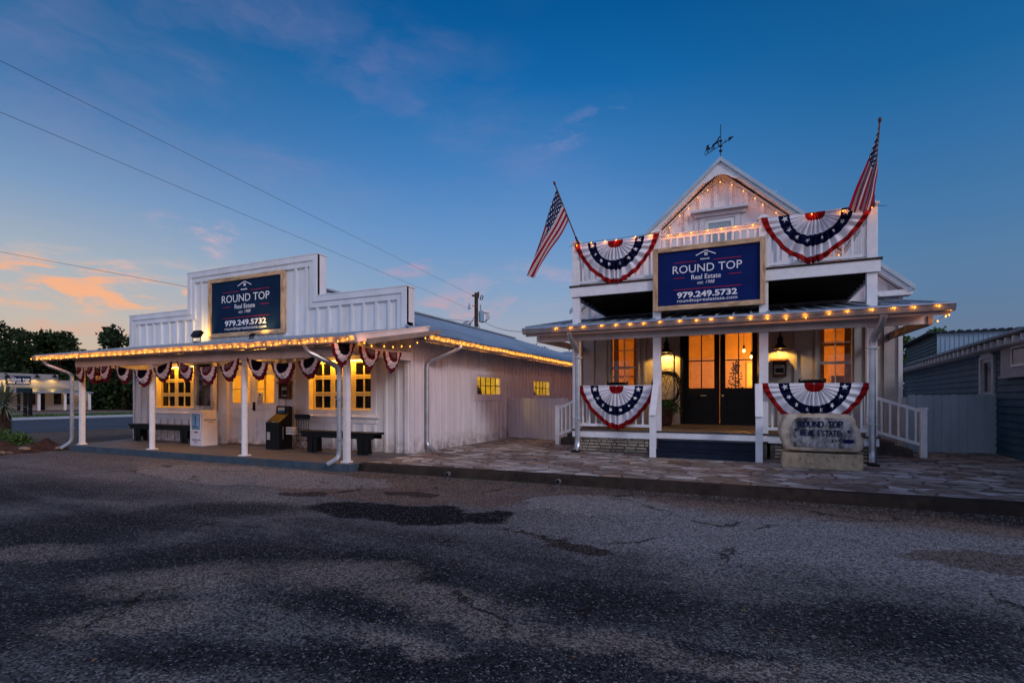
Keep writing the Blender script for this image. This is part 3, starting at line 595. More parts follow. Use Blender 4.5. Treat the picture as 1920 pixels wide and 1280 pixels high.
# glass-fronted notice case beside the doors
nc = thing('notice_case', 'shallow white framed glass notice case hung between window and entrance', 'notice board', (-13.05, FY, 1.0))
c1 = MB(); ring_y(c1, -13.45, -12.68, 1.03, 2.30, .085, FY-.15, FY-.032); c1.box(-13.365, FY-.05, 1.115, -12.765, FY-.034, 2.215); c1.box(-13.5, FY-.17, 1.0, -12.63, FY-.032, 1.029); c1.build('frame', white, nc)
c2 = MB(); c2.box(-13.364, FY-.055, 1.116, -12.766, FY-.051, 2.214); c2.build('back_panel', mat('dark_cork', (.05, .028, .018), .9, .4, 12), nc)
for q, (a, z, w, h, m_) in enumerate([(-13.2, 1.66, .2, .28, paper), (-12.98, 1.5, .14, .2, mauvec), (-13.3, 1.2, .14, .3, black), (-12.92, 1.25, .12, .34, mat('orange_leaflet', (.5, .12, .02), .6, .2)), (-13.25, 2.0, .3, .14, paper)]):
    c3 = MB(); c3.box(a, FY-.064, z, a+w, FY-.057, z+h); c3.build('leaflet', m_, nc)
c4 = MB(); c4.box(-13.364, FY-.128, 1.116, -12.766, FY-.124, 2.214); c4.build('glass', glass, nc)
# side windows looking on lit offices
for (a, b, c, d), nv in ((s1, 4), (s2, 4)):
    wn = MB(); x0 = -6.57
    for q in ((a-.13, a-.002, c-.13, d+.13), (b+.002, b+.13, c-.13, d+.13), (a-.002, b+.002, c-.13, c-.002), (a-.002, b+.002, d+.002, d+.13)): wn.box(x0, q[0], q[2], x0+.026, q[1], q[3])
    W_ = wn.build('window', white_side, LB)
    fr = MB(); f = .045
    for q in ((a, a+f, c, d), (b-f, b, c, d), (a+f, b-f, c, c+f), (a+f, b-f, d-f, d)): fr.box(x0-.06, q[0], q[2], x0+.012, q[1], q[3])
    fr.build('window_frame', white_side, W_)
    mu = MB()
    for k in range(1, nv+1):
        yy = a+(b-a)*k/(nv+1); mu.box(x0-.035, yy-.01, c+f, x0-.015, yy+.01, d-f)
    mu.box(x0-.036, a+f, (c+d)/2-.01, x0-.014, b-f, (c+d)/2+.01); mu.build('muntin', iron, W_)
    gl = MB(); gl.box(x0-.029, a+f, c+f, x0-.024, b-f, d-f); gl.build('glass', glass, W_)
    rm = MB(); rx = x0-1.7
    rm.box(rx-.05, a-1.2, .3, rx, b+1.4, 2.5); rm.box(rx, a-1.25, .3, x0-.15, a-1.2, 2.5); rm.box(rx, b+1.4, .3, x0-.15, b+1.45, 2.5); rm.box(rx, a-1.2, 2.5, x0-.15, b+1.4, 2.54); rm.box(rx, a-1.2, .26, x0-.15, b+1.4, .3)
    rm.build('office_room', mat('office_paint', (.78, .70, .30), .7, .05), W_)
    bl = MB(); nbl = 4 if nv else 4
    for k in range(9):
        yy = a+.1+(b-a-.2)*k/8; bl.box(rx+.02, yy-.02, .9, rx+.05, yy+.02, 2.3)
    for k in range(5): bl.box(rx+.055, a-.1, 1.0+k*.3, rx+.07, b+.3, 1.03+k*.3)
    bl.build('shelf_unit', cream, W_)
    oc = MB(); oc.lathe((x0-.55, b-.55, .6), [(.02, 0), (.02, .55), (.20, .6), (.22, .72), (.18, .95), (.1, 1.05), (.01, 1.07)], 12); oc.box(x0-.5, a+.25, .5, x0-.3, a+.38, 1.62); oc.build('office_chair', black, W_)
    light('POINT', (x0-.8, (a+b)/2+.2, 2.3), 42, (1, .66, .09), LB, size=.1, name='office_light')
# ceiling lamps on the porch
for X in (-14.3, -11.35, -8.4):
    lm = thing('ceiling_lamp', {-14.3: 'small amber porch ceiling lamp over the left storefront window', -11.35: 'small amber porch ceiling lamp over the storefront entrance', -8.4: 'small amber porch ceiling lamp over the right storefront window'}[X], 'lamp', (X, 8.62, pz(8.62)-.15), group='ceiling lamps under the storefront porch')
    b_ = MB(); b_.lathe((X, 8.62, pz(8.62)-.10), [(.07, 0), (.07, .03), (.02, .04)], 14); b_.build('base', iron, lm, smooth=True)
    b_ = MB(); b_.lathe((X, 8.62, pz(8.62)-.16), [(.01, 0), (.035, .015), (.045, .04), (.03, .06)], 12); b_.build('bulb', lampglow, lm, smooth=True)
    light('POINT', (X, 8.80, pz(8.62)-.2), 34 if X == -11.35 else 14, (1, .42, .05), lm, size=.05, name='lamp_light')
# rear wing and flue
wg = thing('rear_wing', 'low rear wing with seamed blue grey metal roof behind the storefront', 'building', (-4, 32, 0))
q = MB(); q.box(-14, 29.6, 0, 3.5, 36, 2.6); q.build('wall', white_side, wg)
q = MB(); q.add([(-14.3, 29.3, 2.62), (3.9, 29.3, 2.62), (3.9, 34, 4.50), (-14.3, 34, 4.50), (-14.3, 38.7, 2.62), (3.9, 38.7, 2.62)], [(0, 1, 2, 3), (3, 2, 5, 4)])
x = -14
while x < 3.9: q.beam((x, 29.3, 2.65), (x, 34, 4.53), .06, .07); x += .5
q.build('roof', roofm, wg)
q = MB(); q.tube([(-6.3, 34.4, 4.2), (-6.3, 34.4, 5.0)], .14, 10); q.tube([(-6.3, 34.4, 4.95), (-6.3, 34.4, 5.15)], .2, 10); q.build('flue', iron, wg)

# ================================================================ SIGN BOARDS
def signboard(x0, x1, z0, z1, y, fmat, fr, label, fs):
    sg = thing('sign_board', label, 'sign', ((x0+x1)/2, y, z0)); d = .09
    for u_ in (x0, x1-fr): f = MB(); f.box(u_, y-d, z0, u_+fr, y, z1); f.build('frame_board', wood, sg, bevel=.006)
    for u_ in (z0, z1-fr): f = MB(); f.box(x0+fr, y-d+.003, u_, x1-fr, y, u_+fr); f.build('frame_board', woodh, sg, bevel=.006)
    a, b, c, e = x0+fr, x1-fr, z0+fr, z1-fr; w = b-a; h = e-c
    f = MB(); f.box(a+.001, y-.045, c+.001, b-.001, y-.02, e-.001); f.build('panel', fmat, sg)
    yy = y-.049; L = lambda u: a+u*w; Z = lambda v: c+v*h
    for s_, u0, u1, v, hh, bo, sh_ in fs: text(s_, L(u0), L(u1), Z(v), hh*h, yy, bo, sh_).build('lettering', letter, sg)
    r = MB()
    for u0, u1, v in ((.17, .40, .785), (.56, .83, .785), (.165, .28, .50), (.71, .83, .50), (.165, .83, .285)): r.box(L(u0), yy-.002, Z(v)-.006, L(u1), yy+.003, Z(v)+.006)
    r.build('red_rule', redline, sg)
    # little house emblem: a gable line over a four-pane window, and the small unreadable line below it
    l = MB(); cx = L(.49); l.beam((L(.39), yy, Z(.885)), (cx, yy, Z(.965)), .006, .018); l.beam((cx, yy, Z(.965)), (L(.585), yy, Z(.885)), .006, .018)
    q_ = h*.024
    for i in (-1, 1):
        for j in (-1, 1): l.box(cx+i*q_*.62-q_*.5, yy-.002, Z(.90)+j*q_*.62-q_*.5, cx+i*q_*.62+q_*.5, yy+.003, Z(.90)+j*q_*.62+q_*.5)
    r3 = random.Random(2); u = .437
    while u < .525:
        ww = r3.uniform(.004, .008); l.box(L(u), yy-.001, Z(.80), L(u+ww), yy+.002, Z(.80)+h*r3.uniform(.016, .03)); u += ww+.0035
    l.build('house_emblem', letter, sg)
    return sg
rows = [('ROUND TOP', .155, .835, .585, .145, 0, 0), ('Real Estate', .345, .635, .455, .085, .008, 0), ('est. 1988', .405, .575, .365, .058, 0, .3), ('979.249.5732', .20, .79, .135, .10, .03, 0), ('roundtoprealestate.com', .20, .79, .052, .060, .004, 0)]
s1_ = signboard(-12.92, -10.16, 2.90, 4.43, FY-.03, navy2, .10, 'dark navy realty sign in knotty frame on the storefront parapet', rows)
s2_ = signboard(-1.78, .33, 3.13, 4.43, 11.03, navy, .095, 'bright navy realty sign in pale wood frame hung on the two-storey house balcony', rows)
# floodlights below the storefront sign
for i, (X, pw, lb) in enumerate(((-12.95, 22, 'black floodlight on the porch roof left of the storefront sign'), (-10.9, 22, 'small floodlight on the porch roof beneath the storefront sign'))):
    fl = thing('floodlight', lb, 'floodlight', (X, 8.65, pz(8.65)), group='floodlights aimed at the storefront sign')
    sc = 1 if i == 0 else .45
    z = pz(8.65)+.02
    q = MB(); q.beam((X, 8.62, z+.15*sc), (X, 8.71, z+.30*sc), .30*sc, .10*sc); q.build('housing', black, fl, bevel=.006)
    q = MB(); q.box(X-.05, 8.60, z-.02, X+.05, 8.70, z+.015); q.tube([(X-.15*sc, 8.65, z+.2*sc), (X-.15*sc, 8.65, z+.03), (X+.15*sc, 8.65, z+.03), (X+.15*sc, 8.65, z+.2*sc)], .012, 6); q.build('bracket', iron, fl)
    light('SPOT', (X+.12, 8.72, z+.12), pw, WARMY, fl, size=.05, rot=(math.radians(172), math.radians(-42 if i == 0 else 0), 0), name='flood_beam', spot_size=math.radians(150), spot_blend=.8)

# ================================================================ TWO-STOREY HOUSE
HB = thing('gabled_house', 'white two-storey gabled house with bunted balcony, lean-to porch roof and black double doors', 'house', (-.6, 14.2, 0))
HY = 14.2; PX = (-3.49, -1.72, .30, 2.05); PF = .635; PY = 11.1; HX0, HX1, RXH = -4.4, 3.2, -.6
wa = (-3.46, -2.70, 1.12, 3.08); wb = (1.54, 2.28, 1.12, 3.08); dd = (-1.52, .26, PF, 3.12)
def gtop(x): return 7.06-abs(x-RXH)*.897
hw = MB(); kp = [(-3.56, -2.60, 1.0, 3.2), (1.44, 2.38, 1.0, 3.2), (-1.62, .36, 0, 3.25)]
wall_y(hw, HY, .14, HX0, HX1, .0, 3.56, [wa, wb, dd], kp, step=.36, first=-4.32, bw=.06)
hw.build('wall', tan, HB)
gw = MB(); gw.prism([(HX0, 3.56), (HX1, 3.56), (HX1, 3.72), (RXH, 7.13), (HX0, 3.72)], HY, HY+.14)
x = -4.32
while x < HX1-.05:
    t = gtop(x)-.03
    for c, d in spans(x, 3.57, t, [(-1.3, .02, 3.6, 6.22)]): gw.box(x-.05, HY-.055, c, x+.035, HY+.003, d)
    x += .36
gw.box(HX1-.08, HY-.038, 0, HX1+.0, HY+.002, 3.7); gw.box(HX0, HY-.038, 0, HX0+.08, HY+.002, 3.7)
gw.box(-1.9, HY-.004, 6.42, .7, HY+.001, 6.43); gw.build('gable_wall', mat('gable_siding', (.74, .73, .76), .6, .05, 3, .0008, 90, dark=(.5, .48, .48), damt=.08), HB)
sd = MB(); wall_x(sd, HX1, -.14, HY+.14, 25, 0, 3.7, step=.36); sd.box(HX0, HY+.14, 0, HX0+.14, 25, 3.7); sd.box(HX0, 25, 0, HX1, 25.1, 3.7); sd.build('side_wall', white_side, HB)
ro = MB(); e = .12
for sg in (-1, 1):
    ex_ = RXH+sg*3.93; ez = 3.80
    ro.add([(RXH, 13.86, 7.36), (ex_, 13.86, ez+.04), (ex_, 25.2, ez+.04), (RXH, 25.2, 7.36), (RXH, 13.86, 7.32), (ex_, 13.86, ez), (ex_, 25.2, ez), (RXH, 25.2, 7.32)],
           [(0, 1, 2, 3), (7, 6, 5, 4), (4, 5, 1, 0), (5, 6, 2, 1), (6, 7, 3, 2)])
    y = 14.2
    while y < 25: ro.beam((ex_, y, ez+.055), (RXH, y, 7.375), .04, .035); y += .4
ro.build('roof', roofm, HB)
for sg in (-1, 1):
    rb = MB(); a = (RXH+sg*3.94, 13.845, 3.775); b = (RXH, 13.845, 7.315)
    rb.prism([(RXH, 7.37), (RXH+sg*3.95, 3.80), (RXH+sg*3.95, 3.69), (RXH, 7.26)] if sg > 0 else [(RXH, 7.37), (RXH, 7.26), (RXH-3.95, 3.69), (RXH-3.95, 3.80)], 13.82, 13.87)
    rb.build('roof_edge', mat('roof_edge_metal', (.42, .50, .56), .45, .08, 3, metal=.3), HB)
    rb = MB(); P = [(RXH, 7.262), (RXH+sg*3.85, 3.79), (RXH+sg*3.85, 3.65), (RXH+sg*.46, 6.735)]
    # scalloped boards meeting under the peak
    P += [(RXH+sg*.40, 6.78), (RXH+sg*.33, 6.79), (RXH+sg*.25, 6.83), (RXH+sg*.17, 6.89), (RXH+sg*.08, 6.93), (RXH, 6.94)]
    if sg < 0: P = P[::-1]
    rb.prism(P, 13.875, 13.90); rb.build('bargeboard', trimw, HB)
    sf = MB(); sf.add([(RXH, 13.9, 7.20), (RXH+sg*3.85, 13.9, 3.70), (RXH+sg*3.85, HY, 3.70), (RXH, HY, 7.20)], [(0, 1, 2, 3)]); sf.build('soffit', trimw, HB)
rt = MB(); rt.prism([(2.72, 3.60), (3.30, 3.60), (3.36, 3.72), (2.6, 3.72)], 13.88, 14.17); rt.build('eave_return', trimw, HB)
# upstairs door and its hood
ud = MB(); ring_y(ud, -1.12, -.14, 3.84, 6.06, .13, HY-.05, HY+.002); ud.box(-1.32, HY-.22, 6.10, .04, HY+.002, 6.16); ud.box(-1.25, HY-.10, 6.0, -.01, HY+.002, 6.10)
ud.box(-1.24, HY-.03, 3.82, -1.13, HY+.002, 6.0); ud.box(-.13, HY-.03, 3.82, -.02, HY+.002, 6.0); U = ud.build('door', white_side, HB)
q = MB(); ring_y(q, -.985, -.275, 3.98, 5.92, .09, HY-.035, HY-.001); q.box(-.895, HY-.034, 3.98, -.365, HY-.001, 4.5); q.build('door_leaf', trimw, U)
q = MB(); q.box(-.894, HY-.018, 4.501, -.366, HY-.012, 5.829); q.build('glass', mat('pale_blind_glass', (.30, .36, .38), .12, .1, 2, spec=.6), U)
# porch floor, stone skirt, steps
pf = MB(); pf.box(-3.60, 11.06, PF-.035, 2.18, HY, PF); pf.build('porch_floor', planks, HB)
q = MB(); q.box(-3.58, 11.085, .455, -1.80, 11.12, PF-.036); q.box(.38, 11.085, .455, 2.16, 11.12, PF-.036); q.box(-1.80, 11.07, .48, .38, 11.12, PF-.036); q.box(2.13, 11.12, .455, 2.16, HY, PF-.036); q.box(-3.58, 11.12, .455, -3.55, HY, PF-.036); q.build('fascia', trimw, HB)
def stones(x0, x1, y, z0, z1, seed, axis='y'):
    st = MB(); r3 = random.Random(seed); z = z0
    while z < z1-.02:
        h = min(r3.uniform(.05, .075), z1-z); x = x0+r3.uniform(-.1, 0)
        while x < x1:
            w = r3.uniform(.10, .30); a, b = max(x, x0), min(x+w, x1)
            if b-a > .04:
                d = r3.uniform(.01, .035); g_ = .007; v = [(a+g_, z+g_+r3.uniform(0, .008)), (b-g_, z+g_+r3.uniform(0, .008)), (b-g_-r3.uniform(0, .012), z+h-g_+r3.uniform(-.006, .003)), (a+g_+r3.uniform(0, .012), z+h-g_+r3.uniform(-.006, .003))]
                f = [(v[0][0]+.01, v[0][1]+.008), (v[1][0]-.01, v[1][1]+.008), (v[2][0]-.01, v[2][1]-.008), (v[3][0]+.01, v[3][1]-.008)]
                st.add([(p[0], y, p[1]) for p in v]+[(p[0], y-d, p[1]) for p in f], [(4, 5, 6, 7), (0, 1, 5, 4), (1, 2, 6, 5), (2, 3, 7, 6), (3, 0, 4, 7)])
            x += w
        z += h
    return st
for a, b, sd_ in ((-3.56, -1.84, 1), (.42, 2.14, 2)):
    q = MB(); q.box(a, 11.13, 0, b, 11.26, .456); Q = q.build('stone_skirt', mortar, HB); stones(a+.06, b-.06, 11.131, .15, .452, sd_).build('rubble', stonewall, Q)
q = MB(); q.box(2.02, 11.26, 0, 2.12, HY, .456); q.box(-3.55, 11.26, 0, -3.45, HY, .456); q.box(-1.78, 11.13, 0, .36, 11.2, .48); q.build('foundation', mortar, HB)
for i, (y0_, z1_) in enumerate(((10.84, .47), (10.56, .30))):
    q = MB(); q.box(-1.655, y0_, .136, .145, y0_+.28, z1_-.03); q.box(-1.655, y0_-.02, z1_-.029, .145, y0_+.28, z1_); q.build('step', navystep, HB, bevel=.004)
# posts: porch height, then through the porch roof to the balcony, then balcony posts with caps
for i, X in enumerate(PX):
    w = .08
    q = MB(); q.box(X-w, PY-.04, PF-.02 if i in (0, 3) else PF-.03, X+w, PY+.10, 3.575); q.build('post', trimw, HB, bevel=.004)
    q = MB(); q.box(X-w-.002, PY-.06, 3.84, X+w+.002, PY+.08, 4.80); q.build('balcony_post', trimw, HB, bevel=.004)
    q = MB(); q.box(X-w-.025, PY-.085, 4.80, X+w+.025, PY+.105, 4.83); q.add([(X-w-.01, PY-.07, 4.83), (X+w+.01, PY-.07, 4.83), (X+w+.01, PY+.09, 4.83), (X-w-.01, PY+.09, 4.83), (X-.03, PY-.02, 4.885), (X+.03, PY-.02, 4.885), (X+.03, PY+.04, 4.885), (X-.03, PY+.04, 4.885)], [(0, 1, 5, 4), (1, 2, 6, 5), (2, 3, 7, 6), (3, 0, 4, 7), (4, 5, 6, 7)]); q.build('post_cap', trimw, HB)
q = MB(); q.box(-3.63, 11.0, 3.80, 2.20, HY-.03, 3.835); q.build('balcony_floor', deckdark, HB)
q = MB(); q.box(-3.60, 11.02, 3.585, 2.17, 11.06, 3.798); q.box(2.13, 11.061, 3.585, 2.17, HY-.03, 3.798); q.box(-3.60, 11.061, 3.585, -3.56, HY-.03, 3.798); q.build('balcony_fascia', trimw, HB)
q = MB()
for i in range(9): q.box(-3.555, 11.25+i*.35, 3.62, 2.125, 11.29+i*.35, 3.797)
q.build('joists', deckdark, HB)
def rail(a, b, z0, z1, parent, n, nm='railing', top=.05, y_axis=False):
    q = MB(); a, b = Vector(a), Vector(b); d = (b-a)
    q.beam(a+Vector((0, 0, z1-.02)), b+Vector((0, 0, z1-.02)), .09, .04); q.beam(a+Vector((0, 0, z1-.075)), b+Vector((0, 0, z1-.075)), .04, .07); q.beam(a+Vector((0, 0, z0+.03)), b+Vector((0, 0, z0+.03)), .05, .06)
    for i in range(n):
        p = a+d*((i+.5)/n); q.beam(p+Vector((0, 0, z0+.05)), p+Vector((0, 0, z1-.1)), .034, .034, up=(0, 1, 0))
    return q.build(nm, trimw, parent)
for i, n in enumerate((11, 14, 11)):
    a, b = PX[i]+.08, PX[i+1]-.08; rail((a, PY, 0), (b, PY, 0), 3.875, 4.74, HB, n, 'balcony_railing')
    if i != 1: rail((a, PY+.02, 0), (b, PY+.02, 0), .70, 1.60, HB, n, 'porch_railing')
rail((PX[3], PY+.12, 0), (PX[3], HY-.05, 0), 3.875, 4.74, HB, 18, 'balcony_railing'); rail((PX[0], PY+.12, 0), (PX[0], HY-.05, 0), 3.875, 4.74, HB, 18, 'balcony_railing')
# newels and sloping rails of the front steps
for X, s_ in ((-1.715, -1.66), (.21, .20)):
    q = MB(); q.box(X-.06, 10.49, .136, X+.06, 10.61, 1.02); q.prism([(10.45, .98), (10.63, .98), (11.05, 1.50), (11.05, 1.60), (10.9, 1.60)], X-.065, X+.065, axis='x'); q.build('newel', trimw, HB, bevel=.004)
# side stairs, landing blocks and rails
for sg, X0_, X1_, Yn in ((1, 2.16, 3.2, 12.70), (-1, -3.57, -4.39, 12.39)):
    q = MB(); q.box(X1_-.055, Yn-.055, .136, X1_+.055, Yn+.055, 1.10); q.box(X1_-.07, Yn-.07, 1.10, X1_+.07, Yn+.07, 1.135); q.build('newel', trimw, HB, bevel=.004)
    q = MB(); A, B = Vector((X0_, Yn, 0)), Vector((X1_-sg*.05, Yn, 0)); za, zb = (1.42, .72), (1.07, .40)
    q.beam(A+Vector((0, 0, za[0])), B+Vector((0, 0, zb[0])), .045, .06); q.beam(A+Vector((0, 0, za[1])), B+Vector((0, 0, zb[1])), .045, .06)
    for i in range(7):
        t = (i+.5)/7; p = A.lerp(B, t); q.beam(p+Vector((0, 0, za[1]+(zb[1]-za[1])*t)), p+Vector((0, 0, za[0]+(zb[0]-za[0])*t)), .032, .032, up=(0, 1, 0))
    q.build('side_railing', trimw, HB)
    for i in range(3):
        a = X0_+sg*i*.30; q = MB(); q.box(a, Yn+.1, .137, a+sg*.30, Yn+1.1, .137+.14*(3-i)); q.build('side_step', mat('dark_stone_step', (.07, .06, .055), .85, .3, 5, .004, 30), HB)
# lean-to porch roof, its gutter board, beam and outriggers
def hz(y): return 2.90+(y-10.6)*.183
E0, E1, EY = -4.55, 3.06, 10.6
q = MB(); q.add([(E0, EY, hz(EY)), (E1, EY, hz(EY)), (E1, HY, hz(HY)), (E0, HY, hz(HY)), (E0, EY, hz(EY)-.03), (E1, EY, hz(EY)-.03), (E1, HY, hz(HY)-.03), (E0, HY, hz(HY)-.03)], [(0, 1, 2, 3), (7, 6, 5, 4), (0, 4, 5, 1), (1, 5, 6, 2), (2, 6, 7, 3), (3, 7, 4, 0)])
x = E0+.05
while x < E1: q.beam((x, EY-.03, hz(EY)+.012), (x, HY-.05, hz(HY)+.012), .035, .03); x += .305
q.build('porch_roof', roofm, HB)
q = MB(); q.prism([(10.50, 2.885), (10.49, 2.86), (10.53, 2.76), (10.60, 2.745), (10.60, 2.89), (10.585, 2.89), (10.585, 2.77), (10.545, 2.78), (10.515, 2.88)], E0-.02, E1+.02, axis='x'); q.build('gutter', metal, HB)
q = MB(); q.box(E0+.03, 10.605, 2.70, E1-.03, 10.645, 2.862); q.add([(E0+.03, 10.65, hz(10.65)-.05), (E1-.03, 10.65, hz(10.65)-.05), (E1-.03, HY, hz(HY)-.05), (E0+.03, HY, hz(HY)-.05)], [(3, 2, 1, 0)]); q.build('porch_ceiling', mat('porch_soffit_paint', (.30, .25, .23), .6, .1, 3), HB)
q = MB(); q.box(-4.40, 10.98, 2.60, 2.90, 11.055, 2.80); q.build('beam', white, HB)
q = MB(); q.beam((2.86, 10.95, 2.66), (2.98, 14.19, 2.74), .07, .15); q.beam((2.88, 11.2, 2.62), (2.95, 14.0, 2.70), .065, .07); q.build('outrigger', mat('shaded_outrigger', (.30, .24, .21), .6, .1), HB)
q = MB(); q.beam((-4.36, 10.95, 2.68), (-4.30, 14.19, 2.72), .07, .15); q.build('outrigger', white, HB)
for X, ys_ in ((-3.41, 11), (2.03, 11)):
    q = MB(); sx = -.07 if X < 0 else .09
    downspout(q, [(X+sx, 10.55, 2.74), (X+sx, 10.60, 2.64), (X, 10.93, 2.36), (X, 10.93, .28), (X-.02, 10.82, .17)], .105, .075); D = q.build('downspout', metal, HB)
    for z in (2.2, .85): q = MB(); q.box(X-.09, 10.87, z, X+.09, 10.97, z+.025); q.build('strap', metal, D)
    q = MB(); q.box(X-.09, 10.72, .137, X+.07, 10.90, .165); q.build('splash_boot', black, D)
# ground-floor sash windows
frame_grey = mat('window_frame_grey', (.34, .33, .34), .5, .1, 6)
for (a, b, c, d) in (wa, wb):
    q = MB(); ring_y(q, a-.05, b+.05, c-.05, d+.05, .05, HY-.035, HY+.003); W_ = q.build('window', tan, HB)
    q = MB(); ring_y(q, a, b, c, d, .045, HY-.01, HY+.06); q.box(a+.045, HY-.012, 2.13, b-.045, HY+.055, 2.19); q.build('sash', frame_grey, W_)
    q = MB(); q.box((a+b)/2-.012, HY+.005, c+.045, (a+b)/2+.012, HY+.03, 2.129); q.box((a+b)/2-.012, HY+.005, 2.191, (a+b)/2+.012, HY+.03, d-.045)
    for z in (1.63, 2.64): q.box(a+.045, HY+.006, z-.011, b-.045, HY+.029, z+.011)
    q.build('muntin', frame_grey, W_)
    q = MB(); q.add([(a+.045, HY+.018, c+.045), (b-.045, HY+.018, c+.045), (b-.045, HY+.018, d-.045), (a+.045, HY+.018, d-.045)], [(0, 1, 2, 3)]); q.build('glass', glass, W_)
q = MB(); q.box(-1.60, HY-.03, PF, -1.52, HY+.12, 3.20); q.box(.26, HY-.03, PF, .34, HY+.12, 3.20); q.box(-1.52, HY-.03, 3.12, .26, HY+.12, 3.20); q.box(-1.52, HY-.04, PF+.001, .26, HY+.12, PF+.03); q.build('door_frame', black, HB)
for a, b in ((-1.515, -.635), (-.625, .255)):
    y0_, y1_ = HY+.03, HY+.075; q = MB(); u0, u1 = a+.13, b-.13
    q.box(a, y0_, PF+.03, u0, y1_, 3.11); q.box(u1, y0_, PF+.03, b, y1_, 3.11); q.box(u0, y0_, 3.0, u1, y1_, 3.11); q.box(u0, y0_, 1.36, u1, y1_, 1.58); q.box(u0, y0_, PF+.03, u1, y1_, PF+.20)
    q.box(u0, y0_+.018, PF+.20, u1, y1_-.004, 1.36); q.box(u0+.06, y0_+.006, PF+.26, u1-.06, y0_+.018, .98); q.box(u0+.06, y0_+.006, 1.06, u1-.06, y0_+.018, 1.30); q.box(u0, y0_+.002, .99, u1, y0_+.02, 1.05)
    D = q.build('door', black, HB)
    q = MB(); c_ = (u0+u1)/2; q.box(c_-.014, y0_+.006, 1.58, c_+.014, y1_-.006, 3.0); q.box(u0, y0_+.008, 2.28, u1, y1_-.008, 2.308); q.build('muntin', black, D)
    q = MB(); q.add([(u0, HY+.052, 1.58), (u1, HY+.052, 1.58), (u1, HY+.052, 3.0), (u0, HY+.052, 3.0)], [(0, 1, 2, 3)]); q.build('glass', glass, D)
    if a > -1:
        q = MB(); q.lathe((0, 0, 0), [(.012, 0), (.012, .04), (.03, .05), (.034, .07), (.02, .088), (.002, .09)], 14); q.xf(lambda p: Vector((p.x+a+.065, y0_-p.z, p.y+1.37))); q.build('knob', metal, D, smooth=True)
        q = MB(); q.lathe((0, 0, 0), [(.028, 0), (.028, .02), (.001, .022)], 12); q.xf(lambda p: Vector((p.x+a+.065, y0_-p.z, p.y+1.74))); q.build('lock', iron, D)
    else:
        q = MB(); q.box(c_-.02, y0_-.006, 1.37, c_+.12, y0_+.001, 1.40); q.build('letter_plate', mat('brass', (.4, .25, .1), .4, .1, metal=.8), D)
# the lit room behind
IN = MB(); ix0, ix1, iy0, iy1 = -4.2, 3.0, HY+.16, HY+5.2
IN.box(ix0-.05, iy0, PF-.02, ix0, iy1, 3.5); IN.box(ix1, iy0, PF-.02, ix1+.05, iy1, 3.5); IN.box(ix0, iy1, PF-.02, ix1, iy1+.05, 3.5); IN.box(ix0, iy0, 3.5, ix1, iy1, 3.54); IN.box(ix0, iy0, PF-.06, ix1, iy1, PF-.021)
z = PF+.15
while z < 3.5: IN.box(ix0+.001, iy1-.012, z, ix1-.001, iy1-.0, z+.125); z += .14
z = PF+.15
while z < 3.5: IN.box(ix1-.012, iy0+.001, z, ix1, iy1-.013, z+.125); z += .14
x = ix0+.3
while x < ix1: IN.box(x, iy0+.01, 3.44, x+.1, iy1-.013, 3.499); x += .9
R_ = IN.build('living_room', shiplap, HB)
IN = MB(); IN.box(-1.95, HY+.3, PF, -1.85, HY+2.4, 3.44); 
for k in range(14): IN.box(-1.851, HY+.31, PF+.1+k*.2, -1.838, HY+2.39, PF+.285+k*.2)
IN.build('partition', shiplap, R_)
q = MB(); ring_y(q, .0, 1.15, PF, 2.55, .10, iy1-.06, iy1-.013); q.box(.1, iy1-.03, PF, 1.05, iy1-.014, 2.45, 0); q.build('inner_doorway', cream, R_)
q = MB(); ring_y(q, -3.2, -2.4, 1.7, 2.9, .05, iy1-.05, iy1-.013); q.build('picture_frame', black, R_)
q = MB(); q.box(-4.1, iy0+2.0, 1.98, -2.2, iy0+2.3, 2.03); q.box(1.3, iy0+1.6, 2.72, 3.0, iy0+2.0, 2.78); q.box(2.0, iy0+1.2, PF, 2.9, iy0+1.7, 1.9); q.box(-4.0, iy0+.8, PF, -2.6, iy0+1.4, 1.5); q.build('furniture', mat('brown_furniture', (.12, .05, .02), .6, .2), R_)
for cx_ in (-3.42, -2.86, 1.57, 2.13):
    q = MB(); n_ = 9
    for k in range(n_): q.tube([(cx_+k*.016, iy0+.06+.012*(k % 2), 1.1), (cx_+k*.016, iy0+.06+.012*(k % 2), 3.12)], .010, 6)
    q.build('curtain', mat('ochre_curtain', (.40, .20, .07), .9, .2), R_)
q = MB(); ring_y(q, .45, .95, 1.2, 2.2, .03, iy1-.04, iy1-.032); q.box(.69, iy1-.04, 1.2, .71, iy1-.032, 2.2); q.build('glazing_bars', cream, R_)
q = MB(); r3 = random.Random(11)
for px_, py_, h0, h1, rr in ((-.28, iy0+1.3, 1.0, 2.35, .3), (.25, iy0+2.6, .9, 1.95, .42), (2.55, iy0+1.4, 1.9, 2.5, .2)):
    q.tube([(px_, py_, PF), (px_, py_, h1)], .015, 5)
    for k in range(170):
        t = r3.uniform(h0, h1); a = r3.uniform(0, 2*PI); d_ = rr*(1-.7*(t-h0)/(h1-h0))*r3.uniform(.2, 1); c = Vector((px_+d_*math.cos(a), py_+d_*math.sin(a), t)); u = Vector((r3.uniform(-1, 1), r3.uniform(-1, 1), r3.uniform(-1, 1))).normalized()*.05; w_ = u.cross(Vector((r3.uniform(-1, 1), 1, .3))).normalized()*.02
        q.add([c-u, c+w_, c+u, c-w_], [(0, 1, 2, 3)])
q.build('indoor_plant', leafm, R_)
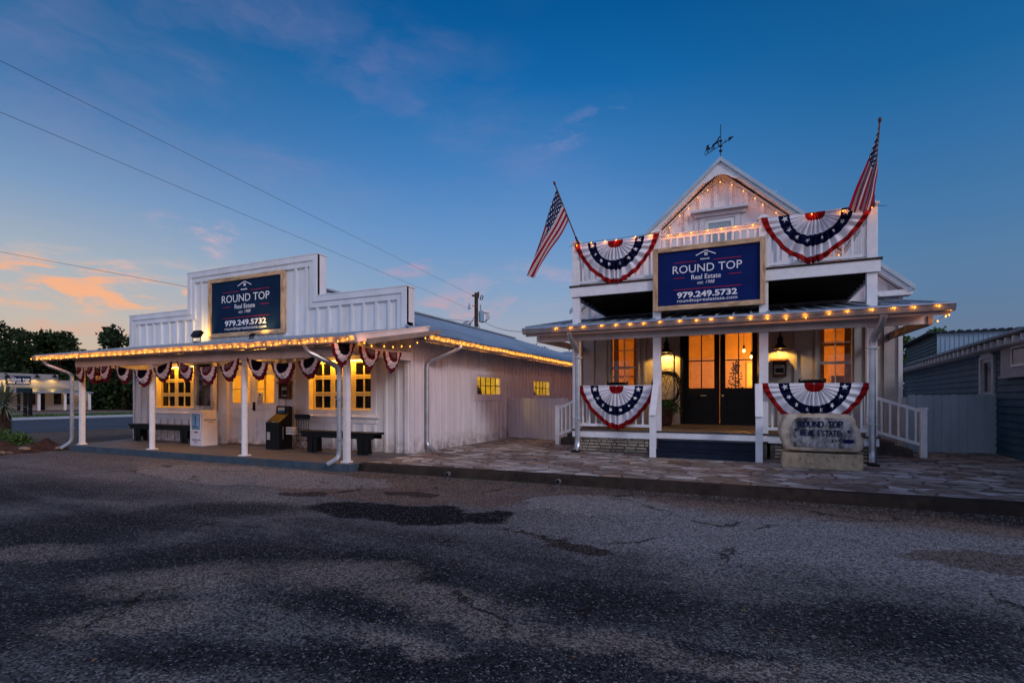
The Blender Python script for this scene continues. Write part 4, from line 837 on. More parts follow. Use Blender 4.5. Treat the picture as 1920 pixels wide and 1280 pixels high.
for X, Y_, Z_ in ((-.07, iy0+.9, 2.55), (.12, iy0+1.9, 2.45)):
    q = MB(); q.tube([(X, Y_, Z_+.12), (X, Y_, 3.45)], .006, 5); q.tube([(X, Y_, Z_+.1), (X, Y_, Z_+.2)], .025, 8); P_ = q.build('pendant_cord', black, R_)
    q = MB(); q.lathe((X, Y_, Z_), [(.005, 0), (.03, .02), (.04, .05), (.025, .09), (.015, .11)], 12); q.build('pendant_bulb', lampglow, R_, smooth=True)
ORANGE = (1, .45, .07)
light('POINT', (.12, iy0+1.9, 2.40), 115, ORANGE, HB, size=.05, name='room_light'); light('POINT', (-3.1, iy0+1.2, 3.0), 85, ORANGE, HB, size=.1, name='room_light'); light('POINT', (2.2, iy0+2.6, 2.2), 13, (1, .36, .07), HB, size=.1, name='room_light'); light('POINT', (.6, iy0+4.3, 2.2), 75, ORANGE, HB, size=.1, name='room_light')
# barn lamps either side of the doors
for X, lb in ((-1.93, 'black gooseneck barn lamp left of the black double doors'), (.74, 'black gooseneck barn lamp right of the black double doors above the flyer box')):
    bl = thing('barn_lamp', lb, 'wall lamp', (X, HY-.02, 2.6), group='barn lamps beside the black double doors'); yy = HY-.22
    q = MB(); q.lathe((X, yy, 2.52), [(.155, 0), (.165, .004), (.155, .02), (.10, .075), (.065, .11), (.06, .19), (.075, .21), (.065, .25), (.03, .29), (.012, .32), (.01, .36)], 24); q.build('lamp_shade', black, bl, smooth=True)
    q = MB(); q.tube([(X, yy, 2.84), (X, yy+.06, 2.93), (X, yy+.14, 2.90), (X, HY-.03, 2.74)], .013, 8); q.lathe((0, 0, 0), [(.05, 0), (.05, .02), (.02, .03)], 14); q.v[-42:] = [(a+X, HY-.022-c, b+2.74) for a, b, c in q.v[-42:]]; q.build('arm', black, bl)
    q = MB(); q.lathe((X, yy, 2.515), [(.005, 0), (.03, .01), (.035, .035), (.02, .06)], 12); q.build('bulb', lampglow, bl, smooth=True)
    light('SPOT', (X, yy, 2.50), 52 if X < 0 else 26, (1, .52, .09), bl, size=.03, name='lamp_light', rot=(math.radians(8), 0, 0), spot_size=math.radians(150), spot_blend=.25)
# weather vane on the peak
wv = thing('weather_vane', 'dark iron horse and sulky weather vane on the gable peak', 'weather vane', (RXH, 14.0, 7.36))
q = MB(); q.tube([(RXH, 14, 7.34), (RXH, 14, 8.24)], .010, 6); q.lathe((RXH, 14, 7.36), [(.035, 0), (.02, .04)], 10)
for z in (7.58, 7.70, 7.83): q.lathe((RXH, 14, z), [(.004, -.04), (.03, -.02), (.05, 0), (.03, .02), (.004, .04)], 12)
q.build('spindle', iron, wv, smooth=True)
vp = Vector((RXH, 14.0, 7.76)); dx = Vector((.86, -.5, .0)).normalized()
def vxy(u, v): return (vp+dx*u+Vector((0, 0, v+u*.22)))
def vpoly(mb, P, th=.012):
    n_ = dx.cross(Vector((0, 0, 1))).normalized()*th; n = len(P); a = [vxy(*p)-n_/2 for p in P]; b = [vxy(*p)+n_/2 for p in P]
    mb.add(a+b, [tuple(range(n)), tuple(range(2*n-1, n-1, -1))]+[(i, i+n, (i+1) % n+n, (i+1) % n) for i in range(n)])
q = MB(); q.beam(vxy(-.44, -.03), vxy(.30, -.03), .012, .012); vpoly(q, [(.22, -.08), (.36, -.03), (.22, .02)]); q.tube([vxy(.1, -.03), vxy(.13, .01), vxy(.17, -.03), vxy(.13, -.06)], .006, 5); q.build('arrow', iron, wv)
q = MB(); vpoly(q, [(-.25, .06), (-.23, .115), (-.14, .13), (-.09, .15), (-.05, .20), (-.015, .215), (.0, .195), (-.03, .18), (-.055, .13), (-.07, .085), (-.05, .03), (-.04, -.02), (-.055, -.02), (-.075, .04), (-.10, .075), (-.17, .07), (-.19, .04), (-.17, .0), (-.185, -.02), (-.20, -.02), (-.205, .04), (-.225, .06), (-.235, .0), (-.26, -.02), (-.25, .02)]); q.build('horse', iron, wv)
q = MB(); ring = [vxy(-.40+.055*math.cos(a), .02+.055*math.sin(a)) for a in [k*PI/8 for k in range(17)]]; q.tube(ring, .007, 5); q.beam(vxy(-.40, .02), vxy(-.22, .07), .01, .012)
vpoly(q, [(-.43, .07), (-.36, .07), (-.31, .05), (-.30, .09), (-.34, .12), (-.33, .17), (-.36, .20), (-.40, .19), (-.41, .13)]); q.build('sulky_and_driver', iron, wv)

# flyer boxes
for X, Y_, z, lb in ((-10.15, FY, 1.30, 'brown wooden flyer box on the white wall right of the storefront doors'), (.73, HY, 1.84, 'brown wooden flyer box under the right barn lamp of the gabled house')):
    t = thing('flyer_box', lb, 'flyer box', (X, Y_, z), group='wall-hung flyer boxes')
    mbx = mat('box_brown', (.06, .028, .018), .6, .3); q = MB(); w, h = .15, .38; q.box(X-w, Y_-.14, z, X+w, Y_-.03, z+.03); q.box(X-w, Y_-.14, z+.03, X-w+.03, Y_-.03, z+h); q.box(X+w-.03, Y_-.14, z+.03, X+w, Y_-.03, z+h); q.box(X-w+.03, Y_-.06, z+.03, X+w-.03, Y_-.03, z+h); q.box(X-w+.03, Y_-.138, z+.03, X+w-.03, Y_-.12, z+.07); q.box(X-w+.03, Y_-.138, z+h-.06, X+w-.03, Y_-.12, z+h)
    q.build('case', mbx, t); q = MB(); q.prism([(Y_-.19, z+h), (Y_-.03, z+h+.002), (Y_-.03, z+h+.07), (Y_-.19, z+h+.02)], X-w-.03, X+w+.03, axis='x'); q.build('lid', mat('lid_red_brown', (.12, .035, .02), .6, .2), t)
    q = MB(); q.box(X-w+.04, Y_-.085, z+.04, X+w-.04, Y_-.07, z+h-.09); F_ = q.build('flyer', paper, t); q = MB(); q.box(X-w+.06, Y_-.09, z+.10, X+w-.06, Y_-.086, z+.22); q.box(X-w+.06, Y_-.09, z+.25, X+w-.1, Y_-.086, z+.27); q.build('print', black, F_)

# ================================================================ BUNTING AND FLAGS
def fan(x0, x1, z0, z1, depth, y, bands, nth=220, nr=26, pleats=30, amp=.036, pw=.95, seed=1, sag=0., skew=0.):
    """half-round pleated cloth hung between (x0, z0) and (x1, z1); bands = [(outer radius, slot)]"""
    r3 = random.Random(seed); ph = [r3.uniform(-.5, .5) for _ in range(40)]; V = []; F = []; Mi = []
    rs = []
    prev = 0.
    for ro_, _ in bands:
        k = max(2, int(round((ro_-prev)*nr))); rs += [prev+(ro_-prev)*i/k for i in range(k)]; prev = ro_
    rs.append(1.0); W_ = (x1-x0)/2; cx = (x0+x1)/2
    def P(r, th):
        c, s = math.cos(th), math.sin(th); rr = max(r, .02); pw_ = pw-.40+.85*r
        X = cx-W_*rr*math.copysign(abs(c)**pw_, c); t = (X-x0)/(x1-x0); top = z0+(z1-z0)*t-sag*4*t*(1-t)
        hem = .018*math.sin(th*13+ph[0]*6)*r*r+.012*math.sin(th*31+ph[1]*9)*r*r
        Z = top-(depth+skew*c*s)*rr*abs(s)**(.62+.78*r)*(1+hem)
        w_ = math.sin(th*pleats+ph[2]*3+1.2*math.sin(th*5+ph[3]*5)+.7*math.sin(th*11+ph[4]*7))
        Y = y-amp*(.8+.3*r)*w_*min(1, r*4)*s**.6-.045*s*math.sin(r*4.5+ph[5])-.012*math.sin(r*17+th*3+ph[6])*s
        return (X, Y-.035, Z)
    for r in rs:
        for j in range(nth+1): V.append(P(r, PI*min(max(j/nth, 1e-4), 1-1e-4)))
    for i in range(len(rs)-1):
        rm = (rs[i]+rs[i+1])/2; slot = next(s_ for ro_, s_ in bands if rm < ro_)
        for j in range(nth): F.append((i*(nth+1)+j, (i+1)*(nth+1)+j, (i+1)*(nth+1)+j+1, i*(nth+1)+j+1)); Mi.append(slot)
    mb = MB(); mb.v = V; mb.f = F; mb.m = Mi; return mb, P
BB = [(.18, 0), (.46, 1), (.67, 2), (.87, 1), (1.0, 0)]
def big_bunting(label, x0, x1, z0, z1, depth, y, seed, **kw):
    b = thing('bunting', label, 'bunting', ((x0+x1)/2, y, min(z0, z1)-depth), group='large pleated half-round buntings on the house railings')
    mb, P = fan(x0, x1, z0, z1, depth, y, BB, seed=seed, **kw); o = mb.build('cloth', [redc, whitec, bluec], b, smooth=True)
    so_ = o.modifiers.new('thick', 'SOLIDIFY'); so_.thickness = .003
    r3 = random.Random(seed+50)
    for k, th in enumerate((.16, .55, .93, 1.32, 1.80, 2.2, 2.6, 2.98)):
        q = MB(); rot = r3.uniform(-.5, .5); R0 = .062 if k in (0, 7) else r3.uniform(.042, .055); c = P(.555, th); pts = []
        sx = 1 if k in (0, 1, 6, 7) else r3.uniform(.55, .95)
        for i in range(10):
            a = PI/2+rot+i*PI/5; rr = R0 if i % 2 == 0 else R0*.42; pts.append((c[0]+rr*math.cos(a)*sx, c[2]+rr*math.sin(a)))
        # a star cut as a fan of small faces laid over the folds
        def near(px_, pz_):
            best = None
            for dr in np.linspace(-.16, .16, 9):
                for dt in np.linspace(-.22, .22, 13):
                    p = P(.555+dr, th+dt); e_ = (p[0]-px_)**2+(p[2]-pz_)**2
                    if best is None or e_ < best[0]: best = (e_, p[1])
            return best[1]
        vs = [(c[0], near(c[0], c[2])-.010, c[2])]+[(px_, near(px_, pz_)-.009, pz_) for px_, pz_ in pts]
        q.add(vs, [(0, i+1, (i+1) % 10+1) for i in range(10)]); q.build('star', letter, b)
    return b
big_bunting('red white and blue bunting on the left end of the balcony railing', -3.50, -1.66, 4.76, 4.77, .96, 11.03, 1, sag=.03)
big_bunting('red white and blue bunting on the right end of the balcony railing beneath a flag', .25, 2.06, 4.80, 4.80, .93, 11.03, 2, sag=.02, skew=.1)
big_bunting('full pleated bunting on the left porch railing above the stone skirt', -3.42, -1.70, 1.60, 1.58, .96, 11.03, 3)
big_bunting('bunting on the right porch railing behind the engraved stone', .26, 2.02, 1.61, 1.60, .92, 11.03, 4)
SA = [(.50, 0), (.76, 1), (1.0, 2)]; SB = [(.30, 3), (.48, 2), (.76, 1), (1.0, 2)]
smalls = [(-15.42, -15.02, 2.12, 2.08, 'B'), (-14.98, -14.50, 2.09, 2.09, 'B'), (-14.36, -13.86, 2.09, 2.10, 'B'), (-13.72, -13.06, 2.10, 1.99, 'A'), (-12.97, -12.27, 1.97, 1.97, 'A'), (-12.22, -11.54, 2.0, 2.14, 'A'), (-11.40, -10.82, 2.14, 1.98, 'B'), (-10.68, -10.06, 1.98, 1.99, 'B'),
          (-9.98, -9.38, 1.98, 2.14, 'B'), (-9.18, -8.56, 2.14, 2.00, 'A'), (-8.48, -7.83, 2.0, 2.0, 'A'), (-7.76, -7.16, 2.02, 2.14, 'A')]
where = ['beside the left corner post', 'first whole one right of the corner post', 'second whole one right of the corner post', 'third whole one right of the corner post', 'in front of the second porch post', 'over the left storefront window', 'over the left window beside the notice case', 'in front of the notice case',
         'left of the middle post before the doors', 'right of the middle post before the doors', 'above the right flyer box', 'over the left part of the right window']
for i, (a, b, c, d, k) in enumerate(smalls):
    t = thing('small_bunting', f'small {"dark-centred" if k == "A" else "grey-centred"} burgundy and cream bunting {where[i]}', 'bunting', ((a+b)/2, 7.2, c-.42), group='small buntings strung along the storefront porch')
    mb, _ = fan(a, b, c, d, .40, 7.19, SA if k == 'A' else SB, nth=90, nr=16, pleats=20, amp=.014, pw=.75, seed=20+i); mb.build('cloth', [dnavc, pinkc, dredc, mauvec], t, smooth=True)
for i, (ya, yb, za, zb, lb) in enumerate([(6.60, 7.06, 2.26, 2.29, 'twisted small bunting hanging over the right corner downspout'), (7.12, 7.70, 2.25, 2.20, 'small bunting on the porch end nearest the corner post'), (7.78, 8.36, 2.21, 2.23, 'small bunting on the porch end nearest the side wall')]):
    t = thing('small_bunting', lb, 'bunting', (-6.3, (ya+yb)/2, 1.8), group='small buntings strung along the storefront porch')
    mb, _ = fan(ya, yb, za, zb, .42, 0, SB if i else SA, nth=90, nr=16, pleats=20, amp=.014, pw=.9, seed=40+i)
    mb.xf(lambda p: Vector((-6.28-p.y if i else -6.42-p.y+.25*(p.x-6.6), p.x, p.z))); mb.build('cloth', [dnavc, pinkc, dredc, mauvec], t, smooth=True)
t = thing('small_bunting', 'small bunting on the far left end of the storefront porch outside the corner post', 'bunting', (-15.6, 7.9, 1.8), group='small buntings strung along the storefront porch')
mb, _ = fan(7.4, 8.1, 2.12, 2.1, .42, 0, SB, nth=90, nr=16, pleats=20, amp=.014, pw=.9, seed=49); mb.xf(lambda p: Vector((-15.66-p.y, p.x, p.z))); mb.build('cloth', [dnavc, pinkc, dredc, mauvec], t, smooth=True)

def flag_material():
    m = bpy.data.materials.new('stars_and_stripes'); m.use_nodes = True; T = NT(m.node_tree)
    u, v, _ = T.n('ShaderNodeSeparateXYZ', {0: T.n('ShaderNodeUVMap').outputs[0]}).outputs
    st = T.m('LESS_THAN', T.m('MODULO', T.m('MULTIPLY', v, 13), 2), 1)
    col = T.mix(st, (.62, .60, .62), (.36, .010, .030))
    can = T.m('MULTIPLY', T.m('LESS_THAN', u, .42), T.m('GREATER_THAN', v, 6/13))
    fx = T.m('MULTIPLY', u, 11/.42*.5); fy = T.m('MULTIPLY', T.m('SUBTRACT', v, 6/13), 13/7*4.5)
    def dots(off):
        a = T.m('SUBTRACT', T.m('FRACT', T.m('ADD', fx, off)), .5); b = T.m('SUBTRACT', T.m('FRACT', T.m('ADD', fy, off)), .5)
        return T.m('LESS_THAN', T.m('ADD', T.m('MULTIPLY', T.m('MULTIPLY', a, a), 1.2), T.m('MULTIPLY', b, b)), .036)
    col = T.mix(can, col, T.mix(T.m('MAXIMUM', dots(0.), dots(.5)), (.010, .022, .085), (.66, .68, .72)))
    b = T.n('ShaderNodeBsdfPrincipled', {'Base Color': col, 'Roughness': .8, 'Specular IOR Level': .1})
    tl = T.n('ShaderNodeBsdfTranslucent', {0: col}); T.n('ShaderNodeOutputMaterial', {0: T.n('ShaderNodeMixShader', {0: .3, 1: b, 2: tl})}); return m
flagm = flag_material()
def flag(label, A, B, uu, topc, botc, folds, seed):
    """pole A (foot) to B (tip); cloth hoisted between pole fractions uu; topc / botc are the hanging edges"""
    A, B = Vector(A), Vector(B); t = thing('flag', label, 'flag', A, group='stars and stripes flags on the balcony posts')
    q = MB(); q.tube([A, B], .014, 8); q.build('pole', mat('flag_pole_wood', (.12, .05, .03), .5, .2), t, smooth=True)
    q = MB(); q.lathe((0, 0, 0), [(.012, 0), (.024, .02), (.028, .05), (.018, .08), (.002, .09)], 12); rot = Vector((0, 0, 1)).rotation_difference((B-A).normalized()).to_matrix(); q.xf(lambda p: B+rot @ p); q.build('finial', mat('flag_finial', (.10, .035, .02), .5, .2), t, smooth=True)
    q = MB(); q.tube([A-(B-A).normalized()*.06, A+(B-A).normalized()*.12], .024, 8); q.box(A.x-.03, A.y-.0, A.z-.08, A.x+.03, A.y+.06, A.z+.02); q.build('bracket', iron, t)
    def curve(P, s):
        P = [Vector(p) for p in P]; n = len(P)-1; k = min(int(s*n), n-1); f = s*n-k
        p0, p1, p2, p3 = P[max(k-1, 0)], P[k], P[k+1], P[min(k+2, n)]
        return .5*((2*p1)+(p2-p0)*f+(2*p0-5*p1+4*p2-p3)*f*f+(3*p1-p0-3*p2+p3)*f**3)
    nu, nv = 60, 44; V = []; UV = []
    for i in range(nu+1):
        u = i/nu; a = curve(topc, u); b = curve(botc, u)
        for j in range(nv+1):
            v = j/nv; p = b.lerp(a, v)
            k = math.sin(v*PI*2*folds+seed+u*1.4)*(.012+.085*u)+.03*math.sin(v*PI*5+u*5+seed)*u; 
            V.append(p+Vector((k*.35, k*1.3, .0))); UV.append((u, v))
    q = MB(); q.v = [tuple(p) for p in V]; q.uv = UV; q.f = [(i*(nv+1)+j, (i+1)*(nv+1)+j, (i+1)*(nv+1)+j+1, i*(nv+1)+j+1) for i in range(nu) for j in range(nv)]; q.m = [0]*len(q.f)
    o = q.build('cloth', flagm, t, smooth=True); return t
def PY_(px, py, y):      # world point on the upright plane y seen from the tripod, used only to transfer measured outlines
    k = (px-960)/960; s, c = math.sin(TH), math.cos(TH); tt = y/(c+s*k); return ((-s+c*k)*tt, y, 1.335+(745-py)/960*tt)
A, B = (-3.43, 11.0, 4.80), (-3.86, 10.72, 6.04)
flag('stars and stripes flag leaning out from the left balcony post, hanging clear', A, B, (.3, .97), [(-3.835, 10.73, 5.97), (-4.00, 10.72, 5.52), (-4.16, 10.72, 5.02), (-4.36, 10.72, 4.50), (-4.46, 10.72, 4.08)], [(-3.60, 10.88, 5.28), (-3.78, 10.84, 4.98), (-4.05, 10.8, 4.66), (-4.28, 10.76, 4.32), (-4.42, 10.72, 4.05)], 1.3, .4)
A, B = (2.05, 11.0, 4.82), (2.11, 10.80, 6.13)
flag('stars and stripes flag on the right balcony post, drooping over the bunting', A, B, (.3, .97), [(2.105, 10.79, 6.10), (2.02, 10.76, 5.75), (1.90, 10.74, 5.40), (1.76, 10.74, 5.02), (1.66, 10.76, 4.66)], [(2.09, 10.85, 5.50), (2.08, 10.80, 5.28), (2.05, 10.8, 5.06), (2.03, 10.8, 4.84), (1.98, 10.82, 4.60)], 2.2, 1.9)

# ================================================================ STRING LIGHTS
bulb_me = None
def string_lights(label, path, spacing, power, jit=.018, out=(0, -.03, 0), r=.0125, seed=0, loc=None):
    global bulb_me
    P = [Vector(p) for p in path]; t = thing('string_lights', label, 'string lights', P[0], group='amber string lights along the eaves and rails'); r3 = random.Random(seed)
    L = [0]
    for a, b in zip(P, P[1:]): L.append(L[-1]+(b-a).length)
    n = int(L[-1]/spacing); pts = []; wires = []
    for i in range(n+1):
        d = min(L[-1], spacing*(i+.5)*(L[-1]/spacing)/(n+1)+r3.uniform(-1, 1)*spacing*.16); k = next(j for j in range(len(L)-1) if d <= L[j+1]+1e-6); p = P[k].lerp(P[k+1], (d-L[k])/max(L[k+1]-L[k], 1e-6))
        pts.append(p+Vector((0, 0, r3.uniform(-jit, jit))))
    w = [P[0]]
    for a, b in zip(pts, pts[1:]): w += [a+Vector((0, 0, .02)), (a+b)/2+Vector((0, 0, .012))]
    w += [pts[-1]+Vector((0, 0, .02)), P[-1]]
    q = MB(); q.tube(w, .0045, 4); q.build('cable', wirem, t)
    if bulb_me is None:
        q = MB(); q.lathe((0, 0, 0), [(.003, -.034), (.011, -.024), (.015, -.008), (.010, .006), (.007, .014)], 8); b0 = q.build('bulb', bulbm, None, smooth=True); bulb_me = b0.data; bpy.data.objects.remove(b0)
    ld = bpy.data.lights.new('bulb_light', 'POINT'); ld.energy = power*2.3; ld.color = (1, .29, .018); ld.shadow_soft_size = .034
    o_ = Vector(out)
    for p in pts:
        b = bpy.data.objects.new('bulb', bulb_me); C.objects.link(b); b.parent = t; b.location = p-P[0]; b.scale = (r/.015,)*3; b.rotation_euler = (r3.uniform(-.4, .4), r3.uniform(-.4, .4), 0)
        l = bpy.data.objects.new('bulb_light', ld); C.objects.link(l); l.parent = t; l.location = p-P[0]+o_*.8+Vector((0, 0, -.01))
    return t
string_lights('amber string lights along the front gutter of the storefront porch', [(-16.33, 6.62, 2.29), (-13, 6.635, 2.30), (-5.98, 6.635, 2.31)], .222, .30, seed=1)
string_lights('amber string lights under the end rake of the storefront porch roof', [(-5.90, 6.68, 2.26), (-5.90, 7.3, 2.24), (-5.90, 8.1, 2.32), (-5.90, 8.78, 2.56)], .29, .32, out=(.03, 0, 0), seed=2)
string_lights('amber string lights along the side gutter of the storefront', [(EX+.135, 8.86, EZ-.10), (EX+.135, 24.5, EZ-.10)], .215, .30, out=(.03, 0, 0), seed=3)
string_lights('widely spaced amber bulbs along the lean-to gutter of the gabled house', [(-3.9, 10.47, 2.83), (-.2, 10.47, 2.83), (.6, 10.47, 2.76), (1.15, 10.47, 2.77), (1.5, 10.47, 2.83), (3.0, 10.47, 2.83)], .325, .34, jit=.008, seed=4)
string_lights('amber string lights on the left balcony rail above the bunting', [(-3.62, 10.99, 4.72), (-1.72, 10.99, 4.76)], .32, .22, seed=5)
string_lights('amber string lights on the middle balcony rail above the sign', [(-1.64, 10.99, 4.68), (.22, 10.99, 4.69)], .31, .30, seed=6)
string_lights('amber string lights on the right balcony rail above the bunting', [(.9, 10.96, 4.76), (2.24, 10.96, 4.72)], .45, .22, seed=7)
string_lights('amber string lights following the gable boards under the peak', [(-3.75, 14.01, 4.10), (-1.23, 14.01, 6.40), (-.85, 14.01, 6.68), (-.6, 14.01, 6.80), (-.35, 14.01, 6.68), (.03, 14.01, 6.40), (2.55, 14.01, 4.10)], .31, .20, jit=.03, seed=8)
string_lights('three loose amber bulbs hanging from the right end of the lean-to gutter', [(3.02, 10.55, 2.72), (3.02, 10.8, 2.68), (2.88, 11.0, 2.60)], .22, .2, seed=9)

# ================================================================ ON THE STOREFRONT PORCH
def bench(x0, x1, yc, label):
    t = thing('bench', label, 'bench', ((x0+x1)/2, yc, .139), group='black plank benches on the storefront porch'); q = MB(); q.box(x0, yc-.16, .56, x1, yc+.16, .605); q.build('seat', black, t, bevel=.005)
    q = MB(); q.box(x0+.05, yc-.145, .47, x1-.05, yc-.115, .558); q.box(x0+.05, yc+.115, .47, x1-.05, yc+.145, .558); q.build('apron', black, t)
    for X in (x0+.34, x1-.34):
        q = MB(); q.prism([(X-.15, .14), (X-.07, .14), (X, .34), (X+.07, .14), (X+.15, .14), (X+.13, .30), (X+.15, .557), (X-.15, .557), (X-.13, .30)], yc-.11, yc-.07) if False else q.prism([(yc-.15, .14), (yc-.06, .14), (yc, .30), (yc+.06, .14), (yc+.15, .14), (yc+.13, .557), (yc-.13, .557)], X-.02, X+.02, axis='x')
        q.prism([(X-.13, .14), (X-.055, .14), (X, .30), (X+.055, .14), (X+.13, .14), (X+.15, .47), (X-.15, .47)], yc-.128, yc-.10); q.build('leg', black, t)
    return t
bench(-15.75, -13.05, 8.72, 'black plank bench under the left storefront window'); bench(-9.0, -6.92, 8.50, 'black plank bench under the right storefront window')
nb = thing('newspaper_box', 'white newspaper vending box with blue poster left of the storefront doors', 'newspaper box', (-12.35, 8.45, .139))
q = MB(); q.prism([(8.25, .14), (8.66, .14), (8.62, 1.02), (8.25, .99)], -12.60, -12.14, axis='x'); q.build('cabinet', mat('newsbox_white', (.64, .60, .62), .5, .06), nb, bevel=.006)
q = MB(); ring_y(q, -12.56, -12.18, .52, .96, .03, 8.236, 8.249); N1 = q.build('door', trimw, nb); q = MB(); q.box(-12.52, 8.24, .55, -12.21, 8.2485, .93); q.build('window', black, N1)
q = MB(); q.box(-12.50, 8.228, .57, -12.23, 8.238, .91); N2 = q.build('poster', mat('poster_pale', (.25, .38, .52), .5, .2), nb); q = MB(); q.box(-12.47, 8.222, .60, -12.26, 8.227, .64); q.box(-12.39, 8.222, .66, -12.33, 8.227, .82); q.lathe((-12.36, 8.225, .84), [(.04, 0), (.03, .04), (.005, .05)], 8); q.build('print', bluepaint, N2)
q = MB(); q.box(-12.42, 8.23, .47, -12.31, 8.249, .49); q.build('handle', iron, nb)
lt = mat('faint_grey_print', (.2, .2, .26), .6, .3)
q = MB()
for k, w in enumerate((.04, .06, .035, .05, .05)): q.box(-12.52+k*.065, 8.243, .27, -12.52+k*.065+w, 8.249, .31)
q.box(-12.45, 8.243, .22, -12.3, 8.249, .24); q.build('print', lt, nb)
q = MB()
for k in range(6): q.box(-12.142, 8.30+k*.052, .76, -12.137, 8.34+k*.052, .80)
q.box(-12.142, 8.40, .71, -12.137, 8.54, .73); q.build('print', lt, nb)
kk = thing('magazine_kiosk', 'black slant-topped magazine dispenser right of the storefront doors', 'magazine rack', (-9.95, 8.6, .139))
q = MB(); q.prism([(8.42, .14), (8.80, .14), (8.80, 1.12), (8.72, 1.14), (8.70, .96), (8.42, .76)], -10.15, -9.72, axis='x'); q.build('cabinet', black, kk, bevel=.006)
q = MB(); q.box(-10.10, 8.408, .34, -9.98, 8.419, .56); q.build('magazine_window', iron, kk)
for k in range(4): q = MB(); q.box(-10.09, 8.40, .37+k*.045, -9.99, 8.409, .40+k*.045); q.build('magazine', paper, kk)
q = MB(); q.box(-10.06, 8.686, 1.03, -9.86, 8.70, 1.10); q.build('header_card', paper, kk); q = MB(); q.box(-10.06, 8.684, .98, -9.86, 8.70, 1.02); q.build('header_band', bluepaint, kk)
q = MB(); q.box(-9.722, 8.52, .38, -9.712, 8.54, .66); q.box(-10.14, 8.412, .765, -10.06, 8.44, .785); q.box(-9.92, 8.412, .765, -9.84, 8.44, .785); q.build('hinge_strip', metal, kk)
wr = thing('wire_rack', 'thin black wire leaflet rack with header between kiosk and bench', 'leaflet rack', (-9.3, 8.65, .139)); q = MB()
for k in range(6):
    X = -9.5+k*.075; q.tube([(X, 8.72, .35), (X, 8.72, .86)], .006, 5); q.tube([(X, 8.72, .46), (X, 8.58, .48), (X, 8.56, .58)], .005, 5)
for z in (.35, .6, .82): q.tube([(-9.52, 8.72, z), (-9.10, 8.72, z)], .007, 5)
for X in (-9.45, -9.17): q.tube([(X, 8.72, .35), (X-.05, 8.60, .14)], .007, 5); q.tube([(X, 8.72, .35), (X+.05, 8.84, .14)], .007, 5)
q.build('frame', iron, wr); q = MB(); q.box(-9.53, 8.70, .84, -9.09, 8.73, .95); q.build('header', black, wr)
for k in range(3): q = MB(); q.box(-9.66, 8.56, .49+k*.06, -9.42, 8.66, .535+k*.06); q.build('magazine', paper, wr)

# ================================================================ ON THE HOUSE PORCH AND PAVING
def rocker(X, Y_, rz, label):
    t = thing('rocking_chair', label, 'rocking chair', (X, Y_, PF), rz=rz, group='black rocking chairs behind the railing buntings')
    q = MB(); q.box(-.26, -.24, .40, .26, .24, .43); q.build('seat', black, t, local=True)
    q = MB(); q.tube([(-.25, .22, .10), (-.25, .24, .43), (-.25, .34, 1.12)], .02, 8); q.tube([(.25, .22, .10), (.25, .24, .43), (.25, .34, 1.12)], .02, 8)
    q.prism([(-.25, .98), (.25, .98), (.25, 1.07), (.14, 1.10), (-.14, 1.10), (-.25, 1.07)], .315, .34)
    for k in range(5): q.beam((-.18+k*.09, .25, .45), (-.18+k*.09, .325, .99), .035, .012, up=(0, 1, 0))
    q.build('backrest', black, t, local=True)
    for s_ in (-1, 1):
        q = MB(); q.tube([(s_*.26, .45, .09), (s_*.26, .2, .03), (s_*.26, -.1, .02), (s_*.26, -.38, .07)], .02, 8); q.build('rocker', black, t, local=True)
        q = MB(); q.beam((s_*.27, -.28, .64), (s_*.27, .27, .66), .07, .025); q.tube([(s_*.26, -.24, .05), (s_*.26, -.24, .63)], .018, 8); q.build('armrest', black, t, local=True)
rocker(-2.95, 12.9, .3, 'black rocking chair behind the left porch bunting, only its top showing'); rocker(1.25, 12.9, -.25, 'black rocking chair behind the right porch bunting, only its top showing')
po = thing('planter', 'dark pot with trailing leaves beside the black double doors', 'potted plant', (-1.90, 13.35, PF)); q = MB(); q.lathe((-1.90, 13.35, PF), [(.15, 0), (.20, .05), (.24, .38), (.26, .40), (.26, .45), (.22, .45), (.20, .36), (.02, .36)], 24); q.build('pot', terracotta, po, smooth=True)
q = MB(); r3 = random.Random(8)
for k in range(520):
    a = r3.uniform(0, 2*PI); d_ = r3.uniform(0, .42) ; c = Vector((-1.86+d_*math.cos(a), 13.30+d_*math.sin(a)*.6, PF+.52-.9*max(0, d_-.2)+r3.uniform(-.08, .12))); c.z = max(c.z, PF+.05)
    u = Vector((r3.uniform(-1, 1), r3.uniform(-1, 1), r3.uniform(-1, .6))).normalized()*r3.uniform(.03, .05); w_ = u.cross(Vector((r3.uniform(-1, 1), 1, .3))).normalized()*.02; q.add([c-u, c+w_, c+u, c-w_], [(0, 1, 2, 3)])
q.build('foliage', leafl, po)
wt = thing('twig_wreath', 'round twig wreath standing in the planter by the doors', 'wreath', (-1.87, 13.4, PF+.45)); q = MB()
for k in range(16):
    R0 = r3.uniform(.27, .38); cz = PF+.95+r3.uniform(-.04, .04); cx = -1.84+r3.uniform(-.03, .03); ph = r3.uniform(0, 6)
    q.tube([(cx+(R0+.02*math.sin(3*a+ph))*math.cos(a), 13.45+.035*math.sin(5*a+ph), cz+(R0+.02*math.sin(4*a+ph))*math.sin(a)*1.2) for a in [j*PI/14 for j in range(29)]], .007, 4)
for k in range(14):
    a = r3.uniform(0, PI); q.tube([(-1.84+.30*math.cos(a), 13.45, PF+.95+.34*math.sin(a)), (-1.84+r3.uniform(-.25, .25), 13.43, PF+.95+r3.uniform(-.3, .3))], .005, 4)
q.build('twigs', bark, wt)
